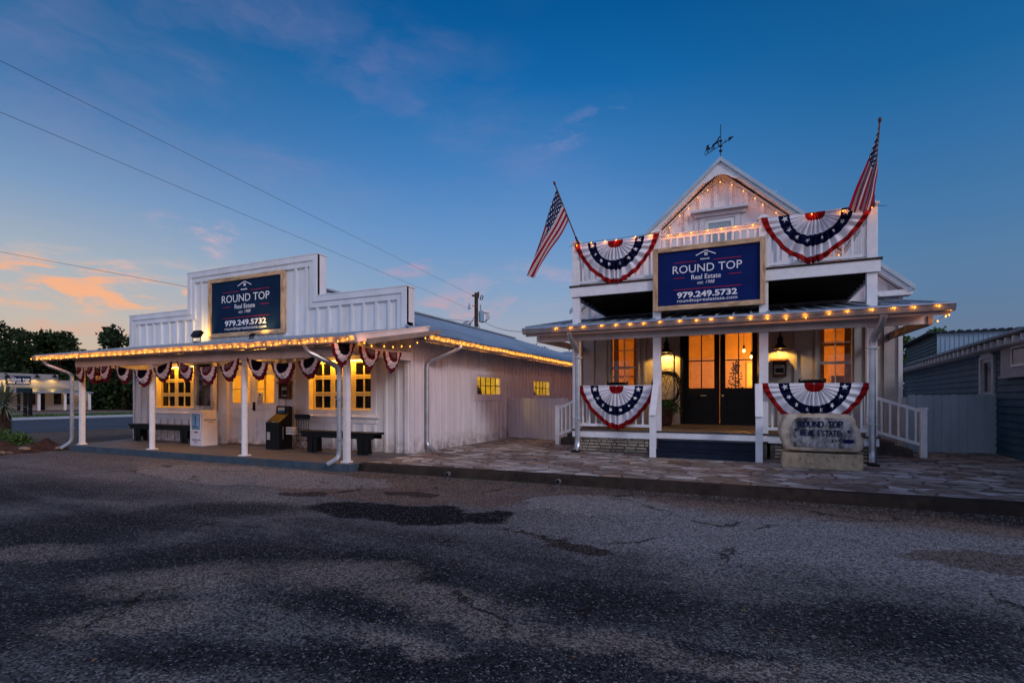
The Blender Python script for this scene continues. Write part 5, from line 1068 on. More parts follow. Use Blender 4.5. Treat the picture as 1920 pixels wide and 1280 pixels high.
# engraved stone on its block
es = thing('engraved_stone', 'rough limestone block engraved with navy letters before the right porch bunting', 'stone sign', (1.13, 10.05, PZ))
q = MB(); q.box(.555, 9.90, .136, 1.72, 10.36, .40); B_ = q.build('base', limebase, es, bevel=.012)
out = [(.60, .44), (.54, .60), (.50, .76), (.54, .92), (.60, 1.035), (.80, 1.055), (1.15, 1.06), (1.45, 1.055), (1.60, 1.03), (1.64, .90), (1.70, .76), (1.745, .60), (1.74, .475), (1.66, .43), (1.30, .425), (.90, .425)]
NS = 96; outl = []
per = [0]; 
for a, b in zip(out, out[1:]+out[:1]): per.append(per[-1]+math.dist(a, b))
for i in range(NS):
    d = per[-1]*i/NS; k = next(j for j in range(len(out)) if d <= per[j+1]); f = (d-per[k])/(per[k+1]-per[k]); outl.append(lerp(out[k], out[(k+1) % len(out)], f))
r3 = random.Random(4); cxs, czs = 1.12, .74; rings = []
for yy, sc, jt in ((10.30, .90, .012), (10.28, .985, .012), (10.18, 1.0, .014), (10.06, 1.0, .012), (9.985, .985, .010), (9.955, .955, .006), (9.950, .93, .003)):
    rings.append([(cxs+(a-cxs)*sc+r3.uniform(-jt, jt), yy+r3.uniform(-jt, jt)*.5, czs+(b-czs)*sc+r3.uniform(-jt, jt)) for a, b in outl])
q = MB(); q.v = [p for r in rings for p in r]; q.f = [(i*NS+j, (i+1)*NS+j, (i+1)*NS+(j+1) % NS, i*NS+(j+1) % NS) for i in range(len(rings)-1) for j in range(NS)]+[tuple(range(NS)), tuple(range(7*NS-1, 6*NS-1, -1))]; q.m = [0]*len(q.f)
ston = q.build('stone', limestone, es, smooth=True)
q = MB(); P = [(.72, .50), (1.575, .495), (1.63, .55), (1.62, .66), (1.585, .82), (1.55, .93), (1.49, .985), (1.15, .998), (.80, 1.0), (.735, .965), (.70, .85), (.675, .76), (.69, .60)]
q.prism(P, 9.940, 9.949); q.build('sunk_panel', stoneface, ston)
def slab_text(mb, txt, x0, x1, z0, h, y, st=.010, serif=.012, th=.004):
    G = {'R': [((0, 0), (0, 6)), ((0, 6), (2.6, 6), (3.4, 5.2), (3.4, 4), (2.6, 3.2), (0, 3.2)), ((1.8, 3.2), (3.7, 0))], 'O': [((1, 0), (0, 1.3), (0, 4.7), (1, 6), (2.8, 6), (3.8, 4.7), (3.8, 1.3), (2.8, 0), (1, 0))],
         'U': [((0, 6), (0, 1.3), (1, 0), (2.8, 0), (3.8, 1.3), (3.8, 6))], 'N': [((0, 0), (0, 6), (3.8, 0), (3.8, 6))], 'D': [((0, 0), (0, 6), (2.5, 6), (3.7, 4.7), (3.7, 1.3), (2.5, 0), (0, 0))], 'T': [((0, 6), (4, 6)), ((2, 0), (2, 6))],
         'P': [((0, 0), (0, 6)), ((0, 6), (2.6, 6), (3.5, 5.2), (3.5, 3.8), (2.6, 3), (0, 3))], 'E': [((3.4, 0), (0, 0), (0, 6), (3.4, 6)), ((0, 3.1), (2.6, 3.1))], 'A': [((0, 0), (1.9, 6), (3.8, 0)), ((.8, 2), (3, 2))], 'L': [((0, 6), (0, 0), (3.2, 0))],
         'S': [((3.4, 5), (2.6, 6), (1, 6), (.1, 5), (.1, 4), (1, 3.2), (2.6, 2.8), (3.5, 2), (3.5, 1), (2.6, 0), (1, 0), (.1, 1))], 'H': [((0, 0), (0, 6)), ((3.8, 0), (3.8, 6)), ((0, 3), (3.8, 3))], 'M': [((0, 0), (0, 6), (2.2, 1.5), (4.4, 6), (4.4, 0))],
         'B': [((0, 0), (0, 6), (2.4, 6), (3.2, 5.2), (3.2, 4), (2.4, 3.2), (0, 3.2)), ((2.4, 3.2), (3.6, 2.2), (3.6, 1), (2.6, 0), (0, 0))], 'I': [((0, 0), (0, 6))], '.': [((0, 0), (.4, 0))], ' ': []}
    Wd = {'I': .6, ' ': 1.6, '.': .6, 'M': 4.4}; adv = sum(Wd.get(c, 3.8)+1.5 for c in txt)-1.5; sx = (x1-x0)/adv; sz = h/6; X = x0
    for c in txt:
        for stroke in G[c]:
            for a, b in zip(stroke, stroke[1:]): mb.beam((X+a[0]*sx, y, z0+a[1]*sz), (X+b[0]*sx, y, z0+b[1]*sz), th, st, up=(0, 0, 1) if abs(a[1]-b[1]) < 1e-6 else (1, 0, 0)) if abs(a[1]-b[1]) < 1e-6 else mb.beam((X+a[0]*sx, y-.0004, z0+a[1]*sz), (X+b[0]*sx, y-.0004, z0+b[1]*sz), st, th, up=(0, 1, 0))
            for e in (stroke[0], stroke[-1]):
                if e[1] in (0, 6) and c in 'RUNDTPHMAIL' and serif: mb.box(X+e[0]*sx-serif, y-th/2-.001, z0+e[1]*sz-.005, X+e[0]*sx+serif, y+th/2, z0+e[1]*sz+.005)
        X += (Wd.get(c, 3.8)+1.5)*sx
q = MB(); slab_text(q, 'ROUND TOP', .80, 1.44, .845, .088, 9.934, .0175, .017); q.build('engraving', carved, ston)
q = MB(); slab_text(q, 'REAL ESTATE', .835, 1.40, .70, .082, 9.934, .0150, .014); q.build('engraving', carved, ston)
q = MB(); slab_text(q, 'EST.', 1.29, 1.42, .60, .035, 9.934, .009, 0); q.build('engraving', carved, ston)
for a_, b_ in ((.765, .79), (1.525, .775)): q = MB(); star(q, a_, b_, .038, 9.934); q.build('engraved_star', carved, ston)
q = MB(); q.prism([(1.44, .585), (1.50, .578), (1.57, .582), (1.60, .60), (1.59, .64), (1.52, .65), (1.45, .64)], 9.937, 9.941); q.build('painted_out_date', carved, ston)

# ================================================================ FENCES
def fence(label, A, B, h0, h1, n, seed, m=None):
    A, B = Vector(A), Vector(B); d = (B-A).normalized(); nn = Vector((d.y, -d.x, 0)); t = thing('picket_fence', label, 'fence', A); L = (B-A).length; w = L/n; r3 = random.Random(seed); q = MB()
    m = m or mat('fence_paint', (.56, .54, .58), .65, .12, 2.5, .001, 60, dark=(.3, .28, .28), damt=.3, stretch=(1, 1, .3))
    for i in range(n):
        a, b = A+d*(i*w+.004), A+d*((i+1)*w-.004); z0, z1 = .15+r3.uniform(-.008, .008), h0+(h1-h0)*i/n+r3.uniform(-.008, .008); c = .025; of = nn*r3.uniform(0, .006)
        poly = [(0, z0), (w-.008, z0), (w-.008, z1-c), (w-.008-c, z1), (c, z1), (0, z1-c)]; v0 = [a+d*p+Vector((0, 0, z))+of for p, z in poly]; v1 = [p-nn*.018 for p in v0]
        q.add(v0+v1, [(0, 1, 2, 3, 4, 5), (11, 10, 9, 8, 7, 6)]+[(k, k+6, (k+1) % 6+6, (k+1) % 6) for k in range(6)])
    q.build('pickets', m, t); q = MB()
    for z in (.35, 1.05): q.beam(A-nn*.045+Vector((0, 0, z)), B-nn*.045+Vector((0, 0, z)), .04, .08)
    q.build('rails', m, t)
    for k in range(3): p = A.lerp(B, k/2)-nn*.11; q = MB(); q.box(p.x-.045, p.y-.045, 0, p.x+.045, p.y+.045, h0-.05); q.build('fence_post', m, t)
fence('white dog-eared picket fence joining the storefront side wall to the house', (-6.54, 14.0, 0), (-4.42, 13.38, 0), 1.325, 1.325, 15, 1)
fence('grey-white picket fence on the right between house and blue cottage', (3.2, 13.76, 0), (5.12, 14.36, 0), 1.39, 1.40, 12, 2, mat('fence_paint_grey', (.40, .46, .50), .65, .10, 2.5, .001, 60, dark=(.25, .25, .27), damt=.3, stretch=(1, 1, .3)))

# ================================================================ BLUE COTTAGE ON THE RIGHT (local frame: u runs away along the wall, v to the right)
NB = thing('blue_cottage', 'dark blue clapboard cottage with rafter tails and metal roof at the right edge', 'house', (4.72, 12.4, 0), rz=math.radians(-4.78))
def clapwall(mb, x, y0, y1, z0, z1, holes=(), exp=.145, top=None):
    z = z0
    while z < z1-.01:
        zt = min(z+exp, z1)
        for a, b, c, d in cells(y0, y1, z, zt, holes):
            mb.add([(x-.034, a, c), (x-.034, b, c), (x-.004, b, d), (x-.004, a, d), (x, a, c), (x, b, c)], [(0, 3, 2, 1), (0, 1, 5, 4)])
        z += exp
EH = 2.46
q = MB(); clapwall(q, 0, -6.5, 12.9, .0, EH, [(2.05, 2.85, .8, 2.22)]); q.build('wall', clap, NB, local=True)
q = MB(); q.box(.0, -6.5, 0, .1, 2.05, EH); q.box(0, 2.85, 0, .1, 12.9, EH); q.box(0, 2.05, 0, .1, 2.85, .8); q.box(0, 2.05, 2.22, .1, 2.85, EH); q.box(.1, -6.5, 0, 7, -6.4, EH); q.box(-.03, 12.86, 0, .03, 13.0, EH); q.build('wall_backing', clapd, NB, local=True)
q = MB()
for a, b, c, d in ((1.94, 2.06, .7, 2.26), (2.84, 2.96, .7, 2.26), (2.06, 2.84, 2.20, 2.34), (1.90, 3.0, .62, .72)): q.box(-.06, a, c, -.0, b, d)
q.box(-.085, 1.90, 2.34, 0, 3.0, 2.37)
Wn = q.build('window', mat('cottage_trim', (.42, .44, .48), .6, .1, 4), NB, local=True)
q = MB(); q.box(-.02, 2.06, .8, .02, 2.13, 2.2); q.box(-.02, 2.77, .8, .02, 2.84, 2.2); q.box(-.02, 2.13, 1.40, .02, 2.77, 1.46); q.box(-.02, 2.13, 2.12, .02, 2.77, 2.2); q.build('sash', mat('cottage_trim2', (.36, .38, .42), .6, .1, 4), Wn, local=True)
q = MB(); q.box(.005, 2.13, .8, .012, 2.77, 2.12); q.build('glass', dglass, Wn, local=True)
q = MB(); q.box(-.10, -1.6, 1.76, -.025, 1.31, 2.38); q.box(-.13, -1.62, 1.72, -.025, 1.33, 1.762); Pn = q.build('panel_box', mat('cottage_panel', (.36, .36, .42), .6, .1, 4), NB, local=True)
q = MB(); ring_y(q, 0, 1, 0, .40, .05, 0, .02); q.v = [(-.105-p[1], .64-p[0], 1.92+p[2]) for p in q.v]; q.build('window_frame', trimw, Pn, local=True); q = MB(); q.box(-.112, -.3, 1.97, -.104, .6, 2.28); q.build('glass', dglass, Pn, local=True)
q = MB(); OV = -.45
q.add([(OV, -7, EH+.02), (OV, 13.4, EH+.02), (3.2, 13.4, EH+.55), (3.2, -7, EH+.55), (OV, -7, EH-.01), (OV, 13.4, EH-.01), (3.2, 13.4, EH+.52), (3.2, -7, EH+.52)], [(0, 1, 2, 3), (7, 6, 5, 4), (0, 4, 5, 1), (1, 5, 6, 2), (2, 6, 7, 3)])
y = -6.9
while y < 13.2: q.beam((OV-.01, y, EH+.027), (3.2, y, EH+.555), .05, .014, up=(0, 1, .2)); y += .23
q.build('roof', mat('old_grey_roofing', (.13, .16, .20), .6, .2), NB, local=True)
q = MB(); clapwall(q, .30, 9.15, 14.6, EH+.03, 3.47, exp=.125); q.build('upper_side_wall', clapd, NB, local=True)
q = MB(); q.box(.3, 9.12, 2.4, 7.5, 9.16, 3.47)
x = .4
while x < 7.4: q.box(x, 9.105, 2.4, x+.03, 9.125, 3.47); x += .12
q.build('upper_front_sheeting', mat('pale_blue_sheeting', (.26, .37, .46), .5, .1, 2), NB, local=True)
q = MB(); q.box(.1, 9.0, 3.475, 7.6, 14.8, 3.50)
x = .1
while x < 7.5: q.beam((x, 8.98, 3.52), (x, 14.8, 3.52), .09, .045); x += .2
q.build('upper_roof', mat('old_roofing', (.04, .05, .06), .7, .2), NB, local=True)
q = MB(); q.beam((OV+.05, -7, EH-.015), (OV+.05, 13.4, EH-.015), .02, .035, up=(0, 0, 1)); q.build('eave_board', clapd, NB, local=True)
for i in range(46):
    y = -5.0+i*.40
    if y < 13.2: q = MB(); q.box(OV+.02, y-.028, EH-.15, -.0, y+.028, EH-.035); q.build('rafter_tail', mat('rafter_paint', (.55, .57, .62), .6, .1) if i == 0 else bpy.data.materials['rafter_paint'], NB, local=True)

# ================================================================ TREES AND PLANTS
def leaves(blobs, n, size, seed, flat=.6):
    r = np.random.default_rng(seed); bl = np.array(blobs); w = bl[:, 3]*bl[:, 4]*bl[:, 5]; w = w**.8; idx = r.choice(len(bl), n, p=w/w.sum()); B_ = bl[idx]
    d = r.normal(size=(n, 3)); d /= np.linalg.norm(d, axis=1)[:, None]; rad = r.uniform(.15, 1, n)**.5*(1+.17*r.normal(size=n))
    c = B_[:, :3]+d*rad[:, None]*B_[:, 3:6]; u = r.normal(size=(n, 3)); u /= np.linalg.norm(u, axis=1)[:, None]; v = np.cross(u, r.normal(size=(n, 3))); v /= np.linalg.norm(v, axis=1)[:, None]
    s = (size*r.uniform(.6, 1.4, n))[:, None]; P = np.stack([c-u*s, c+v*s*flat, c+u*s, c-v*s*flat], 1).reshape(-1, 3); return P, np.arange(4*n).reshape(-1, 4)
def tree(label, x, y, z, h, w, seed, n=9000, ls=.24, m=None, name='broadleaf_tree', group='dark trees beyond the road', trunk=.3, low=.3, cl=26):
    t = thing(name, label, 'tree', (x, y, z), group=group); r = random.Random(seed); bl = []
    for k in range(cl):
        a = r.uniform(0, 2*PI); f = r.uniform(0, 1); hh = z+h*(low+.10+(.86-low)*f); rr = w/2*math.sqrt(max(.05, 1-((f-.4)/.68)**2))*r.uniform(.35, .85); s = w*r.uniform(.09, .21); bl.append((x+rr*math.cos(a), y+rr*math.sin(a), hh, s, s, s*.7))
    bl.append((x, y, z+h*(low+.25), w*.28, w*.28, h*.2))
    P, F = leaves(bl, int(n*.75), ls, seed); q = MB(); q.v = P.tolist(); q.f = [tuple(f) for f in F.tolist()]; q.m = [0]*len(q.f); q.build('crown', m or leafm, t)
    q = MB(); q.tube([(x, y, z-.2), (x+.1, y, z+h*.25), (x-.1, y, z+h*.6)], h*.028, 8, r2=h*.009)
    for b in bl[:10]: q.tube([(x, y, z+h*r.uniform(.22, .45)), (b[0]*.5+x*.5, b[1]*.5+y*.5, b[2]-h*.08), b[:3]], h*.010, 5, r2=h*.002)
    q.build('trunk', bark, t); return t
def atd(px, tt): k = (px-960)/960; s, c = math.sin(TH), math.cos(TH); return ((-s+c*k)*tt, (c+s*k)*tt)
ZF = -.45
for i, (px, tt, py, wpx, lb, n) in enumerate([(-45, 78, 585, 150, 'tall dark tree at the far left edge of the view', 9000), (42, 88, 622, 90, 'broad dark tree behind the lamplit shop across the road', 8000), (104, 86, 627, 95, 'spreading dark tree right of the broad one behind the lamplit shop', 9000), (150, 92, 655, 70, 'small dark tree behind the storefront porch corner lights', 5000),
        (232, 74, 612, 95, 'slender dark tree rising just left of the stepped parapet', 6000), (196, 84, 665, 80, 'low dark tree between the lamplit shop and the storefront', 6000), (268, 66, 622, 70, 'dark tree mostly behind the storefront wall', 4500), (10, 96, 640, 120, 'dark tree filling the gap above the lamplit shop sign', 7000), (80, 100, 655, 140, 'low dark tree directly above the lamplit shop roof', 7000), (300, 70, 600, 60, 'dark tree hidden behind the stepped parapet', 2500)]):
    x, y = atd(px, tt); h = 1.335+(745-py)*tt/960-ZF; tree(lb, x, y, ZF, h, wpx*tt/960*1.15, 30+i, n, .30, low=.12)
# hedge-like thicket under those trees
hb = []
for k in range(26):
    x, y = atd(165+k*5.2, 78+3*math.sin(k*2.1)); hb.append((x, y, ZF+2.0+1.0*math.sin(k*1.7), 3.0, 3.0, 2.6))
for k in range(22):
    x, y = atd(-80+k*12, 92); hb.append((x, y, ZF+4.5, 5, 5, 4.6))
for k in range(34): hb.append((-96+4*math.sin(k*1.9), 34-k*5., ZF+4+1.5*math.sin(k*2.3), 5.5, 5.5, 4.2+1.2*math.sin(k*1.1)))
for k in range(22): hb.append((14+k*5., 62+4*math.sin(k*1.7), 3.+math.sin(k*2.3), 5.0, 5.0, 3.4))
P, F = leaves(hb, 60000, .34, 99); q = MB(); q.v = P.tolist(); q.f = [tuple(f) for f in F.tolist()]; q.m = [0]*len(q.f); tag(q.build('thicket', leafm), 'dark thicket of bushes filling the ground beneath the trees across the road', 'thicket', kind='stuff')
for px, tt, py, w, lb, n in ((1722, 24, 622, 2.4, 'leafy green shrub top between the house and the blue cottage', 3600), (1775, 30, 612, 3.4, 'leafy green shrub showing over the blue cottage roof', 4200)):
    x, y = atd(px, tt); tree(lb, x, y, 0, 1.335+(745-py)*tt/960, w, int(px), n, .085, m=leafl, name='leafy_shrub', group='shrubs behind the blue cottage', low=.45, cl=14)
for px, tt, py, lb in ((1009, 80, 646, 'far tree top just over the storefront roof'), (1060, 90, 655, 'far tree top left of the house post'),):
    x, y = atd(px, tt); tree(lb, x, y, 0, 1.335+(745-py)*tt/960, 5, int(px), 1500, .22, group='far tree tops behind the storefront', low=.4)
# yucca, its shrub, bed and stones
yx, yy_ = -18.0, 6.75
yc = thing('yucca', 'spiky grey-green yucca with a shaggy trunk at the left edge', 'yucca', (yx, yy_, 0)); q = MB(); q.tube([(yx, yy_, 0), (yx+.02, yy_, .5), (yx, yy_, 1.15)], .13, 10, r2=.10); r3 = random.Random(6)
for k in range(260):
    a = r3.uniform(0, 2*PI); z = r3.uniform(.35, 1.15); L = r3.uniform(.25, .45); p = Vector((yx+.1*math.cos(a), yy_+.1*math.sin(a), z)); e = p+Vector((math.cos(a)*.11, math.sin(a)*.11, -L)); s_ = Vector((-math.sin(a), math.cos(a), 0))*.018; q.add([p-s_, p+s_, e], [(0, 1, 2)])
q.build('trunk', bark, yc); q = MB()
for k in range(170):
    a = r3.uniform(0, 2*PI); el = r3.uniform(-.45, 1.35); L = r3.uniform(.5, .72); d = Vector((math.cos(a)*math.cos(el), math.sin(a)*math.cos(el), math.sin(el))); p = Vector((yx, yy_, 1.15)); s_ = d.cross(Vector((0, 0, 1))).normalized()*.020; m_ = p+d*L*.55; e = p+d*L+Vector((0, 0, -.10 if el < .7 else 0))
    q.add([p-s_*.7, p+s_*.7, m_+s_, m_-s_, e], [(0, 1, 2, 3), (3, 2, 4)])
q.build('blades', mat('yucca_blade', (.13, .17, .12), .5, .4, 3), yc)
sh_ = thing('shrub', 'low yellow-green shrub at the foot of the yucca', 'shrub', (-17.3, 6.6, 0)); P, F = leaves([(-17.4, 6.6, .22, .42, .4, .28), (-17.05, 6.7, .18, .35, .3, .24), (-17.9, 6.4, .2, .4, .4, .25)], 2600, .045, 5, .35); q = MB(); q.v = P.tolist(); q.f = [tuple(f) for f in F.tolist()]; q.m = [0]*len(q.f); q.build('leaves', leafl, sh_)
q = MB()
for k in range(8): a = k*.8; q.tube([(-17.3, 6.6, 0), (-17.3+.35*math.cos(a), 6.6+.3*math.sin(a), .35)], .012, 4)
q.build('stems', bark, sh_)
q = MB(); nu, nv = 44, 20
for i in range(nu+1):
    for j in range(nv+1):
        u, v = i/nu, j/nv; x = -21+5.4*u; y = 5.0+2.6*v-.0*u; e = min(u, 1-u, v, 1-v); q.v.append((x+.15*math.sin(y*5), y+.12*math.sin(x*4), min(.22, e*1.6)*(.55+.45*math.sin(x*5.1)*math.sin(y*6.3))+.05*math.sin(x*11+y*7)*min(1, e*9)-.01))
q.f = [(i*(nv+1)+j, (i+1)*(nv+1)+j, (i+1)*(nv+1)+j+1, i*(nv+1)+j+1) for i in range(nu) for j in range(nv)]; q.m = [0]*len(q.f); tag(q.build('flower_bed', soil, smooth=True), kind='structure')
def rock(mb, c, s, r):
    ico = [(0, 0, 1), (.89, 0, .45), (.28, .85, .45), (-.72, .53, .45), (-.72, -.53, .45), (.28, -.85, .45), (.72, .53, -.45), (-.28, .85, -.45), (-.89, 0, -.45), (-.28, -.85, -.45), (.72, -.53, -.45), (0, 0, -1)]
    fs = [(0, 1, 2), (0, 2, 3), (0, 3, 4), (0, 4, 5), (0, 5, 1), (1, 6, 2), (2, 7, 3), (3, 8, 4), (4, 9, 5), (5, 10, 1), (2, 6, 7), (3, 7, 8), (4, 8, 9), (5, 9, 10), (1, 10, 6), (11, 7, 6), (11, 8, 7), (11, 9, 8), (11, 10, 9), (11, 6, 10)]
    a = r.uniform(0, PI); sx, sy, sz = s*r.uniform(.8, 1.5), s*r.uniform(.6, 1.), s*r.uniform(.4, .7); V = []
    for x, y, z in ico: k = r.uniform(.82, 1.12); x, y, z = x*sx*k, y*sy*k, z*sz*k; V.append((c[0]+x*math.cos(a)-y*math.sin(a), c[1]+x*math.sin(a)+y*math.cos(a), c[2]+z))
    mb.add(V, fs)
r3 = random.Random(12); q = MB()
for k in range(420): rock(q, (r3.uniform(-19.5, -15.5), 5.15+r3.uniform(-.15, .45)+.45*(r3.random() < .3), r3.uniform(.02, .08)), r3.uniform(.03, .09), r3)
tag(q.build('bed_stones', rocks), 'small tan and brown stones spilled along the edge of the planting bed', 'stones', kind='stuff')
for k, (x, y, s, lb) in enumerate([(-18.3, 5.9, .30, 'long flat border rock in front of the yucca'), (-17.1, 5.95, .20, 'brown border rock right of the long flat one'), (-16.0, 6.4, .17, 'dark border rock in the middle of the bed'), (-15.75, 7.0, .13, 'reddish border rock beside the left downspout')]):
    q = MB(); rock(q, (x, y, s*.5), s, r3); o = q.build('border_rock', rocks); tag(o, lb, 'rock', 'border rocks of the planting bed'); bv = o.modifiers.new('b', 'BEVEL'); bv.width = .02; bv.segments = 2
# loose grit and fallen leaves on the lot
q = MB()
for k in range(2600):
    x = r3.uniform(-6.2, 4); y = 7.22+(x+6.5)*.033-abs(r3.gauss(0, .28)); rock(q, (x, y, .006), r3.uniform(.006, .017), r3)
tag(q.build('gravel', mat('grit', (.10, .085, .075), .85, .6, 9)), 'dark grit and pebbles gathered below the kerb', 'gravel', kind='stuff')
octa = [(1, 0, 0), (0, 1, 0), (-1, 0, 0), (0, -1, 0), (0, 0, .8)]; q = MB()
for k in range(10000):
    d_ = 1.15+5.2*r3.random()**1.7; kx_ = r3.uniform(-1.1, 1.1); x = (-math.sin(TH)+math.cos(TH)*kx_)*d_; y = (math.cos(TH)+math.sin(TH)*kx_)*d_
    if y > 6.9: continue
    s = r3.uniform(.0025, .0062); a = r3.uniform(0, PI); ca, sa = math.cos(a)*s, math.sin(a)*s; e = r3.uniform(.6, 1.3); z = gnd(x, y)-.001
    q.add([(x+p[0]*ca-p[1]*sa*e, y+p[0]*sa+p[1]*ca*e, z+p[2]*s*1.2) for p in octa], [(0, 1, 4), (1, 2, 4), (2, 3, 4), (3, 0, 4)])
tag(q.build('chippings', mat('chip_stone', (.12, .118, .118), .7, .75, 31)), 'loose pale stone chippings lying on the asphalt lot', 'chippings', kind='stuff')
q = MB()
for k in range(230):
    x = r3.uniform(-7, 3.5); y = r3.uniform(1.2, 7.0); a = r3.uniform(0, 2*PI); s = r3.uniform(.010, .024); z = gnd(x, y)+.012; q.add([(x-s*math.cos(a), y-s*math.sin(a), z), (x+s*.45*math.sin(a), y-s*.45*math.cos(a), z+.006), (x+s*math.cos(a), y+s*math.sin(a), z), (x-s*.45*math.sin(a), y+s*.45*math.cos(a), z+.005)], [(0, 1, 2, 3)])
tag(q.build('fallen_leaves', mat('dry_leaf', (.16, .10, .05), .8, .6, 9)), 'small dry leaves scattered over the asphalt lot', 'leaves', kind='stuff')
q = MB()
for k in range(90):
    x = r3.choice([-4.15, -1.95, -3.2])+r3.gauss(0, .1); y = 7.30+(x+6.5)*.033-abs(r3.gauss(0, .07)); a = r3.uniform(0, PI); q.add([(x-.004*math.cos(a), y, 0), (x+.004*math.cos(a), y, 0), (x+r3.uniform(-.04, .04), y+r3.uniform(-.04, .02), r3.uniform(.02, .06))], [(0, 1, 2)])
tag(q.build('weeds', grass), 'thin tufts of grass at the foot of the kerb', 'weeds', kind='stuff')
for X, lb in ((-4.55, 'white drain pipe end poking out of the kerb, left one'), (-2.62, 'white drain pipe end poking out of the kerb, right one')):
    yk = 7.32+(X+6.51)*.0331; q = MB(); q.tube([(X, yk+.06, .055), (X, yk-.07, .05)], .042, 14); t = thing('drain_pipe', lb, 'drain pipe', (X, yk, .05), group='drain pipe ends in the kerb'); q.build('pipe', mat('pvc', (.13, .13, .135), .5, .1), t, smooth=False); q = MB(); q.tube([(X, yk-.069, .05), (X, yk-.072, .05)], .033, 14); q.build('opening', black, t)

# ================================================================ UTILITY POLE AND WIRES
px_, py_ = atd(893, 33.5); up = thing('utility_pole', 'timber utility pole with transformer and street lamp behind the storefront roof', 'utility pole', (px_, py_, 0)); R_v = Vector((math.cos(TH), math.sin(TH), 0)); pc = Vector((px_, py_, 0)); m1 = 33.5/960
def up_(dxp, yp, dz=0): return pc+R_v*dxp*m1+Vector((0, 0, 1.335+(745-yp)*m1))
q = MB(); q.tube([pc, up_(0, 549)], .15, 10, r2=.12); q.build('pole', woodpole, up)
q = MB(); q.beam(up_(-8, 554), up_(3, 555), .08, .12); q.build('crossarm', woodpole, up)
q = MB(); q.lathe(up_(4, 556), [(.04, 0), (.07, .1), (.04, .18), (.07, .26), (.02, .34)], 8); q.tube([up_(3.5, 560), up_(5, 552)], .03, 5); q.build('insulator', iron, up)
q = MB(); q.tube([up_(7, 561), up_(10, 553), up_(13, 555), up_(10.5, 562), up_(7, 561)], .035, 5); q.build('fuse_cutout', iron, up)
q = MB(); q.lathe(up_(9.5, 603.5), [(.10, 0), (.17, .02), (.175, .66), (.16, .70), (.05, .74)], 16); q.tube([up_(8, 583), up_(8, 571)], .04, 6); q.beam(up_(1, 590), up_(6, 590), .06, .06); q.build('transformer', transf, up, smooth=False)
q = MB(); q.tube([up_(0, 576), up_(-4, 573.5), up_(-8, 573)], .02, 6); q.build('lamp_arm', iron, up)
q = MB(); q.lathe(up_(-13+0, 579.5), [(.10, 0), (.10, .12), (.06, .22), (.05, .34), (.01, .40)], 12); q.build('street_lamp', mat('lamp_body', (.35, .42, .46), .4, .1), up)
for k in range(3):
    q = MB(); q.tube([up_(14, 586), up_(18+k*2.5, 588-k), up_(20+k*2.5, 596), up_(16+k, 603), up_(9, 605)], .016, 5); q.build('service_cable', wirem, up)
q = MB(); q.tube([up_(-2, 592), up_(-12, 609)], .02, 4); q.tube([up_(2, 604), up_(7, 616)], .02, 4); q.build('guy_wire', wirem, up)
def wire(label, a, b, sag, r=.012, ext=0):
    a, b = Vector(a), Vector(b); n = 48 if ext else 24; o = MB(); a0 = a; a = a+(a-b)*ext; sag *= .25 if ext else 1; pts = [a.lerp(b, i/n)+Vector((0, 0, -sag*4*(i/n)*(1-i/n))) for i in range(n+1)]; o.tube(pts, r, 5); tag(o.build('power_line', wirem), label, 'power line', 'overhead lines')
def p3(px, py, tt): x, y = atd(px, tt); return (x, y, 1.335+(745-py)*tt/960)
wire('uppermost overhead line crossing the sky from top left to the pole', p3(-420, -98, 9.5), up_(-6, 554), .12, .006, .8); wire('second overhead line passing just above the parapet to the pole', p3(-420, 30, 9.5), up_(-14, 578), .16, .006, .8)
wire('lowest line running from the left edge to the storefront parapet', p3(-400, 396, 30), (-13.78, 9.1, 4.33), .06, .0055, .8); wire('line from the pole down behind the storefront ridge', up_(-3, 602), p3(700, 580, 28), .1, .012); wire('service line from the pole to the gabled house eave', up_(16, 604), (-4.5, 13.9, 3.35), .35, .012)

# ================================================================ ACROSS THE ROAD
fb = thing('roadside_shop', 'long white shop across the road with three barn lamps and a porch', 'building', (-82, 30, ZF)); fx = -82.; t1 = 66.
def fy(px, X): k = (px-960)/960; s, c = math.sin(TH), math.cos(TH); return X*(c+s*k)/(-s+c*k)
def fz(px, py, X): k = (px-960)/960; s, c = math.sin(TH), math.cos(TH); tt = X/(-s+c*k); return 1.335+(745-py)/960*tt
ya, yb, ye = fy(-60, fx), fy(109, fx), fy(150, fx)
q = MB(); q.box(fx-8, ya, ZF, fx, ye+1, fz(0, 736, fx)); q.box(fx-.3, ya, fz(0, 736, fx), fx, yb, fz(60, 700.5, fx)); q.box(fx-.3, yb, fz(0, 736, fx), fx-.02, fy(150, fx), fz(120, 713, fx))
q.build('wall', farwall, fb)
ex2 = fx+3.0; ez2 = fz(60, 734, ex2); et = fz(60, 724, fx); ye2 = fy(175, ex2)
q = MB(); q.add([(ex2, ya, ez2), (ex2, ye2, ez2), (fx, ye2-2.4, et), (fx, ya, et)], [(0, 1, 2, 3), (3, 2, 1, 0)]); q.beam((ex2, ya, ez2-.08), (ex2, ye2, ez2-.08), .06, .16); q.build('porch_roof', roofm, fb)
for px in (2, 73, 122, 168):
    Y_ = fy(px, ex2-.3); q = MB(); q.box(ex2-.4, Y_-.11, ZF, ex2-.2, Y_+.11, ez2-.1); q.build('porch_post', trimw, fb)
q = MB(); q.box(fx, ya, ZF, ex2+.1, ye2, ZF+.18); q.build('porch_floor', mortar, fb)
for a, b in ((32, 38), (52, 66), (76, 84), (101, 115), (118, 131)):
    q = MB(); q.box(fx, fy(a, fx), ZF+(.2 if a in (32, 76) else .9), fx+.05, fy(b, fx), ZF+2.35); q.build('window', dglass, fb)
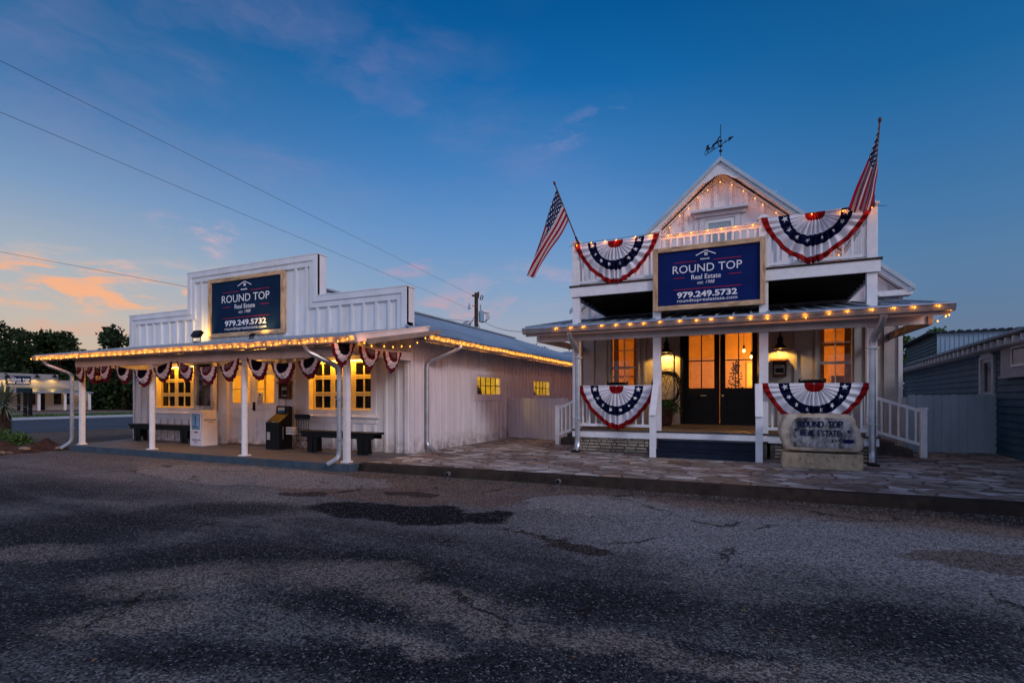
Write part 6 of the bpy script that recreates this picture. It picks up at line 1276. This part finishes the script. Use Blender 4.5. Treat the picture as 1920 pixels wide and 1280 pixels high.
for k, (px, pw) in enumerate(((8, 130), (64, 130), (97, 130))):
    Y_ = fy(px, fx); Z_ = fz(px, 706, fx); t = thing('barn_lamp', ['far barn lamp left of the dark sign on the roadside shop', 'far barn lamp just right of the dark sign on the roadside shop', 'far barn lamp nearest the stepped end of the roadside shop'][k], 'wall lamp', (fx, Y_, Z_), group='barn lamps on the roadside shop')
    q = MB(); q.lathe((fx+.75, Y_, Z_-.15), [(.34, 0), (.32, .05), (.12, .25), (.10, .4)], 12); q.build('lamp_shade', black, t); q = MB(); q.tube([(fx+.75, Y_, Z_+.2), (fx+.5, Y_, Z_+.42), (fx, Y_, Z_+.3)], .04, 5); q.build('arm', black, t)
    light('SPOT', (fx+.55, Y_, Z_-.16), pw, (1, .52, .10), t, size=.06, name='lamp_light', spot_size=math.radians(150), spot_blend=.4)
for px, pw in ((25, 22), (92, 10), (142, 40)): light('POINT', (fx+1.5, fy(px, fx+1.5), ZF+2.3), pw, WARM, fb, size=.1, name='porch_light')
sg = thing('shop_sign', 'dark navy sign with white serif letters on the roadside shop', 'sign', (fx, fy(35, fx), 3)); a, b = fy(10, fx), fy(57, fx); z0, z1 = fz(34, 720, fx), fz(34, 704.5, fx)
q = MB(); q.box(fx+.01, a, z0, fx+.08, b, z1); q.build('panel', navy2, sg); q = MB(); Lw = b-a; slab_text(q, 'ROUND TOP', .10*Lw, .94*Lw, (z1-z0)*.40, (z1-z0)*.26, 0, .10, .07, .02); slab_text(q, 'HOME BUILDERS', .10*Lw, .94*Lw, (z1-z0)*.10, (z1-z0)*.17, 0, .05, 0, .02); q.beam((.04*Lw, 0, (z1-z0)*.55), (.20*Lw, 0, (z1-z0)*.92), .02, .06); q.beam((.20*Lw, 0, (z1-z0)*.92), (.40*Lw, 0, (z1-z0)*.70), .02, .06)
q.v = [(fx+.12-p[1], a+p[0], z0+p[2]) for p in q.v]; q.build('lettering', letter, sg)
Xs = -49.; ss = thing('street_sign', 'low dark two-post sign board in front of the roadside shop', 'sign', (Xs, fy(44, Xs), gz(Xs))); a, b = fy(31, Xs), fy(58, Xs)
q = MB(); q.box(Xs-.05, a, fz(44, 736, Xs), Xs+.05, b, fz(44, 727, Xs)); q.build('panel', mat('sign_dark', (.012, .03, .04), .5, .2), ss)
for px in (47.5, 57): Y_ = fy(px, Xs-.12); q = MB(); q.box(Xs-.22, Y_-.10, gz(Xs), Xs-.06, Y_+.10, fz(px, 728, Xs)); q.build('sign_post', black, ss)
